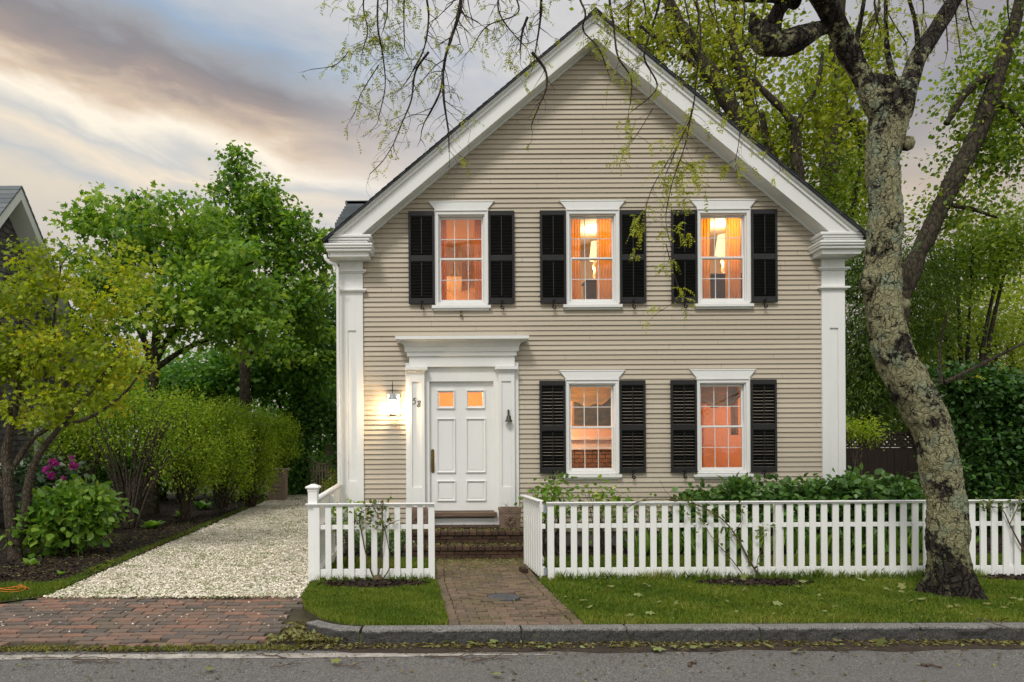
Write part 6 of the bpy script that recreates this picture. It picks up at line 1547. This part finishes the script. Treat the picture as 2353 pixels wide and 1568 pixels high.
def hosta(x, y, k, lab, mat='hydrangea_leaf', n=26):
    c = ground_at(x, y); t = thing('hosta', lab, 'plant', c, 'hostas on the mulch'); a = rng.random(n)*6.283; el = rng.random(n)
    D = np.c_[np.cos(a), np.sin(a), .25+1.1*el]; P = np.array(c)+np.c_[np.cos(a), np.sin(a), np.full(n,.3)]*(.02+.06*rng.random(n))[:,None]*k
    V, Fx = leaf_arrays(P, D, np.c_[-D[:,:2]*.6, np.ones(n)], k*(.16+.1*rng.random(n)), 'broad'); arrays_mesh('foliage', V, [Fx], np.clip(rng.normal(.5,.2,n),0,1), M[mat], t)
for x, y, k, lab in ((350,1215,1.0,'bright green hosta below the tall open privet'), (465,1172,1.2,'dark green hosta halfway along the mulch bed'), (500,1166,1.2,'hosta nearest the middle privet stems'), (585,1138,1.3,'hosta in front of the wooden box'), (600,1130,1.3,'hosta tucked under the last privet bush'), (420,1190,.9,'small hosta at the foot of the second privet'), (72,1300,.55,'tiny seedling hosta on the mulch in front of the golden maple'), (140,1322,.3,'smallest sprout at the mulch edge by the shells')):
    hosta(x, y, k, lab, 'glossy_leaf' if x > 450 else 'hydrangea_leaf', 26 if k > .6 else 9)
# far end of the drive
t = thing('wooden_box', 'weathered grey brown plank box at the far end of the drive', 'box', at(640,1135,21.5)*1.0)
c = at(641,1138,21.5); c.z = 0; b = MB(); w = .24; h = .92
for k in range(7): b.box(c.x-w, c.x+w-.05, c.y-.2, c.y+.35, k*h/7+.004, (k+1)*h/7-.006)
b.build('planks', M['grey_board'], t, bevel=.004)
b = MB(); b.box(c.x+w-.075, c.x+w+.02, c.y-.23, c.y-.14, 0, h); b.box(c.x-w-.02, c.x-w+.06, c.y-.23, c.y-.201, 0, h); b.build('corner_posts', M['grey_board'], t, bevel=.004)
b = MB(); b.box(c.x-w-.05, c.x+w+.04, c.y-.26, c.y+.38, h+.001, h+.04); b.build('lid', M['grey_board'], t, bevel=.004)
c = ground_at(655,1134); b = MB(); b.lathe([(.045,0),(.05,.02),(.05,.24),(.03,.29),(.02,.31),(.02,.34)], (c.x+.12, 22.0, 0), 12); tag(b.build('white_jug', M['white_plastic'], smooth=True), 'small white jug standing beside the wooden box', 'jug')
ga = at(742,1100,24.0); gx = ga.x
t = thing('garden_gate', 'weathered picket garden gate with a dipped top under the ivy arbour', 'gate', (gx, 24.0, 0))
for i in range(9):
    xx = gx-.42+i*.1; b = MB(); hh = 1.02+.22*(abs(i-4)/4)**2; b.box(xx-.026, xx+.026, 24.0, 24.025, .05, hh); b.build('picket', M['weathered_wood'], t)
b = MB()
for z0_, z1_ in ((.25,.32),(.78,.85)): b.box(gx-.46, gx+.42, 24.026, 24.06, z0_, z1_)
b.tube([(gx-.46+.11*i, 23.99, 1.04+.24*(abs(i-4)/4)**2) for i in range(9)], .025, 8); b.build('rails', M['weathered_wood'], t)
b = MB(); b.box(gx-.32, gx+.3, 26.2, 26.24, 0, 1.75)
for i in range(6): b.box(gx-.31+i*.1, gx-.225+i*.1, 26.17, 26.199, .05, 1.7)
tag(b.build('shed_door', M['weathered_wood']), 'weathered plank door seen beyond the garden gate', 'door')
t = Tree('ivy_arbour', 'ivy covered arbour over the garden gate at the end of the drive', (gx, 24.2, 0), None, 'dark_bark', 141, 'arbour')
for xx in (gx-.62, gx+.62): t.limb([(xx, 24.2, -.02), (xx, 24.2, 1.2), (xx, 24.2, 2.3)], [.06,.06,.05], n=8)
t.limb([(gx-.62, 24.2, 2.2), (gx-.3, 24.2, 2.45), (gx+.3, 24.2, 2.45), (gx+.62, 24.2, 2.2)], [.05,.05,.05,.05], n=8)
n = 620; X = []
for i in range(n):
    u = random.random()
    if u < .46: X.append((gx-1.05+random.gauss(0,.24), 24.1+random.gauss(0,.2), random.uniform(.05,2.5)))
    elif u < .62: X.append((gx+.75+random.gauss(0,.18), 24.1+random.gauss(0,.2), random.uniform(.05,2.5)))
    else: X.append((gx+random.uniform(-1.2,1.4), 24.1+random.gauss(0,.25), 2.62+random.gauss(0,.17)+.1*math.sin(i)))
t.ends = X; t.dirs = [(random.gauss(0,.3), -.7, random.gauss(-.2,.4)) for _ in X]; t.wood('arbour_frame'); t.leaves(26, .16, .13, 'ivy_leaf', 'broad', name='ivy', tint=(.5,.22,.2))
t = thing('board_fence', 'dim weathered board fence beside the ivy arbour at the end of the drive', 'fence', (gx-1.6, 24.4, 0))
b = MB(); x = gx-3.2
while x < gx-.6: b.box(x, x+.11, 24.4, 24.425, 0, 1.35+random.uniform(-.02,.02)); x += .125
b.build('boards', M['weathered_wood'], t); b = MB(); b.box(gx-3.2, gx-.6, 24.426, 24.47, .3, .38); b.box(gx-3.2, gx-.6, 24.426, 24.47, 1.0, 1.08); b.build('rails', M['weathered_wood'], t)
bushy('barberry', 'low reddish yellow shrub beside the downspout at the far house side', 762, 0, 19.5, [blob(764,1118,19.5,24,18,18), blob(770,1085,19.5,12,14,12)], 40, 24, .1, .05, 'golden_leaf', 'leaf', 'young_bark', 143, stems=6, r0=.012, tint=(.5,.25,.2))
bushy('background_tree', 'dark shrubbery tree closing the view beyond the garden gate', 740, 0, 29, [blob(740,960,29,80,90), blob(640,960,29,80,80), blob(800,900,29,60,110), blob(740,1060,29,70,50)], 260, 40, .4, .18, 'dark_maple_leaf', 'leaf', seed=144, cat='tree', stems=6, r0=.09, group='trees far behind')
for i, (x, Z, lab) in enumerate(((2100,25,'far dark tree behind the conifer and the board fence'), (2420,26,'far tree beyond the hedge at the right picture edge'))):
    bushy('background_tree', lab, x, 0, Z, [blob(x, 940, Z, 150, 70), blob(x+20, 860, Z, 130, 60)], 200, 40, .42, .2, 'far_leaf' if i else 'conifer_leaf', 'leaf', seed=150+i, cat='tree', stems=6, r0=.09, group='trees far behind')
# ------------------------------------------------------------------ sky, sun, camera
SUN_EL, SUN_AZ = 50.0, 205.0      # azimuth measured clockwise from +Y: behind the camera, a little to the left
w = bpy.data.worlds.new('World'); S.world = w; w.use_nodes = True; nt = w.node_tree; nt.nodes.clear(); g = G(nt)
out = nt.nodes.new('ShaderNodeOutputWorld')
sky = g.n('ShaderNodeTexSky'); sky.sky_type = 'NISHITA'; sky.sun_disc = False; sky.sun_elevation = R(SUN_EL); sky.sun_rotation = R(SUN_AZ); sky.air_density = 1.2; sky.dust_density = 2
bg1 = g.n('ShaderNodeBackground'); g.l(sky.outputs[0], bg1.inputs[0]); bg1.inputs[1].default_value = .06
tc = g.n('ShaderNodeTexCoord'); dirv = tc.outputs['Generated']; sx = g.n('ShaderNodeSeparateXYZ'); g.l(dirv, sx.inputs[0])
az = g.math('MULTIPLY', g.math('ARCTAN2', sx.outputs[0], sx.outputs[1]), 57.2958)
el = g.math('MULTIPLY', g.math('ARCSINE', sx.outputs[2]), 57.2958)
cb = g.n('ShaderNodeCombineXYZ'); g.l(g.math('MULTIPLY', az, .35), cb.inputs[0]); g.l(g.math('ADD', g.math('MULTIPLY', el, 1.0), g.math('MULTIPLY', az, .13)), cb.inputs[1])
vec = cb.outputs[0]
n1 = g.math('SUBTRACT', g.noise(.20, 5, .55, vec, .6), .5); n2 = g.math('SUBTRACT', g.noise(.55, 6, .6, vec, .8), .5)
t = g.math('ADD', el, g.math('MULTIPLY', g.math('ADD', az, 20.0), .13))
t = g.math('ADD', t, g.math('ADD', g.math('MULTIPLY', n1, 6.0), g.math('MULTIPLY', n2, 1.7)))
tn = g.math('DIVIDE', g.math('SUBTRACT', t, 10.0), 30.0, clamp=True)
lp_ = lambda deg: (deg-10)/30
CR = [(lp_(12), (.74,.70,.64)), (lp_(17.5), (.95,.85,.70)), (lp_(18.8), (.72,.74,.74)), (lp_(20.2), (1.12,.98,.78)), (lp_(21.2), (.80,.80,.77)), (lp_(22.6), (1.30,1.18,.98)), (lp_(24.0), (.90,.72,.54)), (lp_(25.4), (.50,.41,.37)), (lp_(27.0), (.36,.335,.345)), (lp_(28.4), (.46,.48,.52)), (lp_(30.0), (.44,.57,.74)), (lp_(31.5), (.62,.68,.76)), (lp_(34), (.80,.82,.84)), (lp_(38), (.75,.78,.82))]
cl = g.ramp(tn, CR)
# brighter, whiter veil to the right of the ridge and a darker mauve bank at the far right
right = g.ramp(g.math('DIVIDE', g.math('ADD', az, 14.0), 60.0, clamp=True), [(0, 0), (.22, .8), (.6, .8), (.75, 0)])
cl = g.mix(right, cl, g.ramp(g.math('ADD', n1, g.math('ADD', n2, .5)), [(.2, (.66,.69,.75)), (.5, (.80,.79,.79)), (.8, (.98,.94,.90))]))
far = g.ramp(g.math('DIVIDE', g.math('SUBTRACT', az, 22.0), 14.0, clamp=True), [(0, 0), (1, .85)])
dk = g.ramp(g.math('DIVIDE', g.math('ADD', g.math('SUBTRACT', el, 12.0), g.math('MULTIPLY', n1, 8.0)), 20.0, clamp=True), [(0, (.60,.52,.46)), (.22, (.62,.53,.46)), (.36, (.74,.66,.56)), (.5, (.42,.38,.38)), (1, (.36,.35,.39))])
cl = g.mix(far, cl, dk)
# high overcast overhead and behind the street
upf = g.ramp(g.math('DIVIDE', g.math('SUBTRACT', el, 36.0), 14.0, clamp=True), [(0, 0), (1, 1)])
cl = g.mix(1.0, cl, (.74,.73,.72), 'MULTIPLY')
cl = g.mix(upf, cl, (.95, .94, .93))
back = g.ramp(g.math('ADD', g.math('MULTIPLY', sx.outputs[1], -1.0), .0), [(.0, 0), (.35, 1)])
cl = g.mix(back, cl, (.80, .785, .75))
bg2 = g.n('ShaderNodeBackground'); g.l(cl, bg2.inputs[0]); bg2.inputs[1].default_value = .95
mx = g.n('ShaderNodeMixShader'); mx.inputs[0].default_value = .88
g.l(bg1.outputs[0], mx.inputs[1]); g.l(bg2.outputs[0], mx.inputs[2]); g.l(mx.outputs[0], out.inputs[0])

sl = bpy.data.lights.new('sun', 'SUN'); sl.energy = 1.5; sl.angle = R(14); sl.color = (1, .95, .88)
so_ = bpy.data.objects.new('sun', sl); COL.objects.link(so_)
a, e_ = R(SUN_AZ), R(SUN_EL); d = Vector((math.sin(a)*math.cos(e_), math.cos(a)*math.cos(e_), math.sin(e_)))
so_.rotation_euler = (-d).to_track_quat('-Z', 'Y').to_euler(); so_.location = d*30

cam = bpy.data.cameras.new('camera'); co = bpy.data.objects.new('camera', cam); COL.objects.link(co); S.camera = co
cam.sensor_width = 36; cam.lens = F/2353*36; cam.clip_end = 1500; cam.clip_start = .05
cam.shift_x = (2353/2-CX)/2353; cam.shift_y = (CY-1568/2)/2353
from mathutils import Matrix
co.matrix_world = Matrix.Translation((0, 0, H)) @ Matrix.Rotation(R(90), 4, 'X') @ Matrix.Rotation(-ROLL, 4, 'Z')
S.view_settings.view_transform = 'Standard'; S.view_settings.look = 'None'; S.view_settings.exposure = 0.35; S.view_settings.gamma = 1
S.render.engine = 'CYCLES'; S.cycles.use_denoising = True; S.cycles.max_bounces = 8; S.cycles.transparent_max_bounces = 12
S.cycles.sample_clamp_indirect = 4
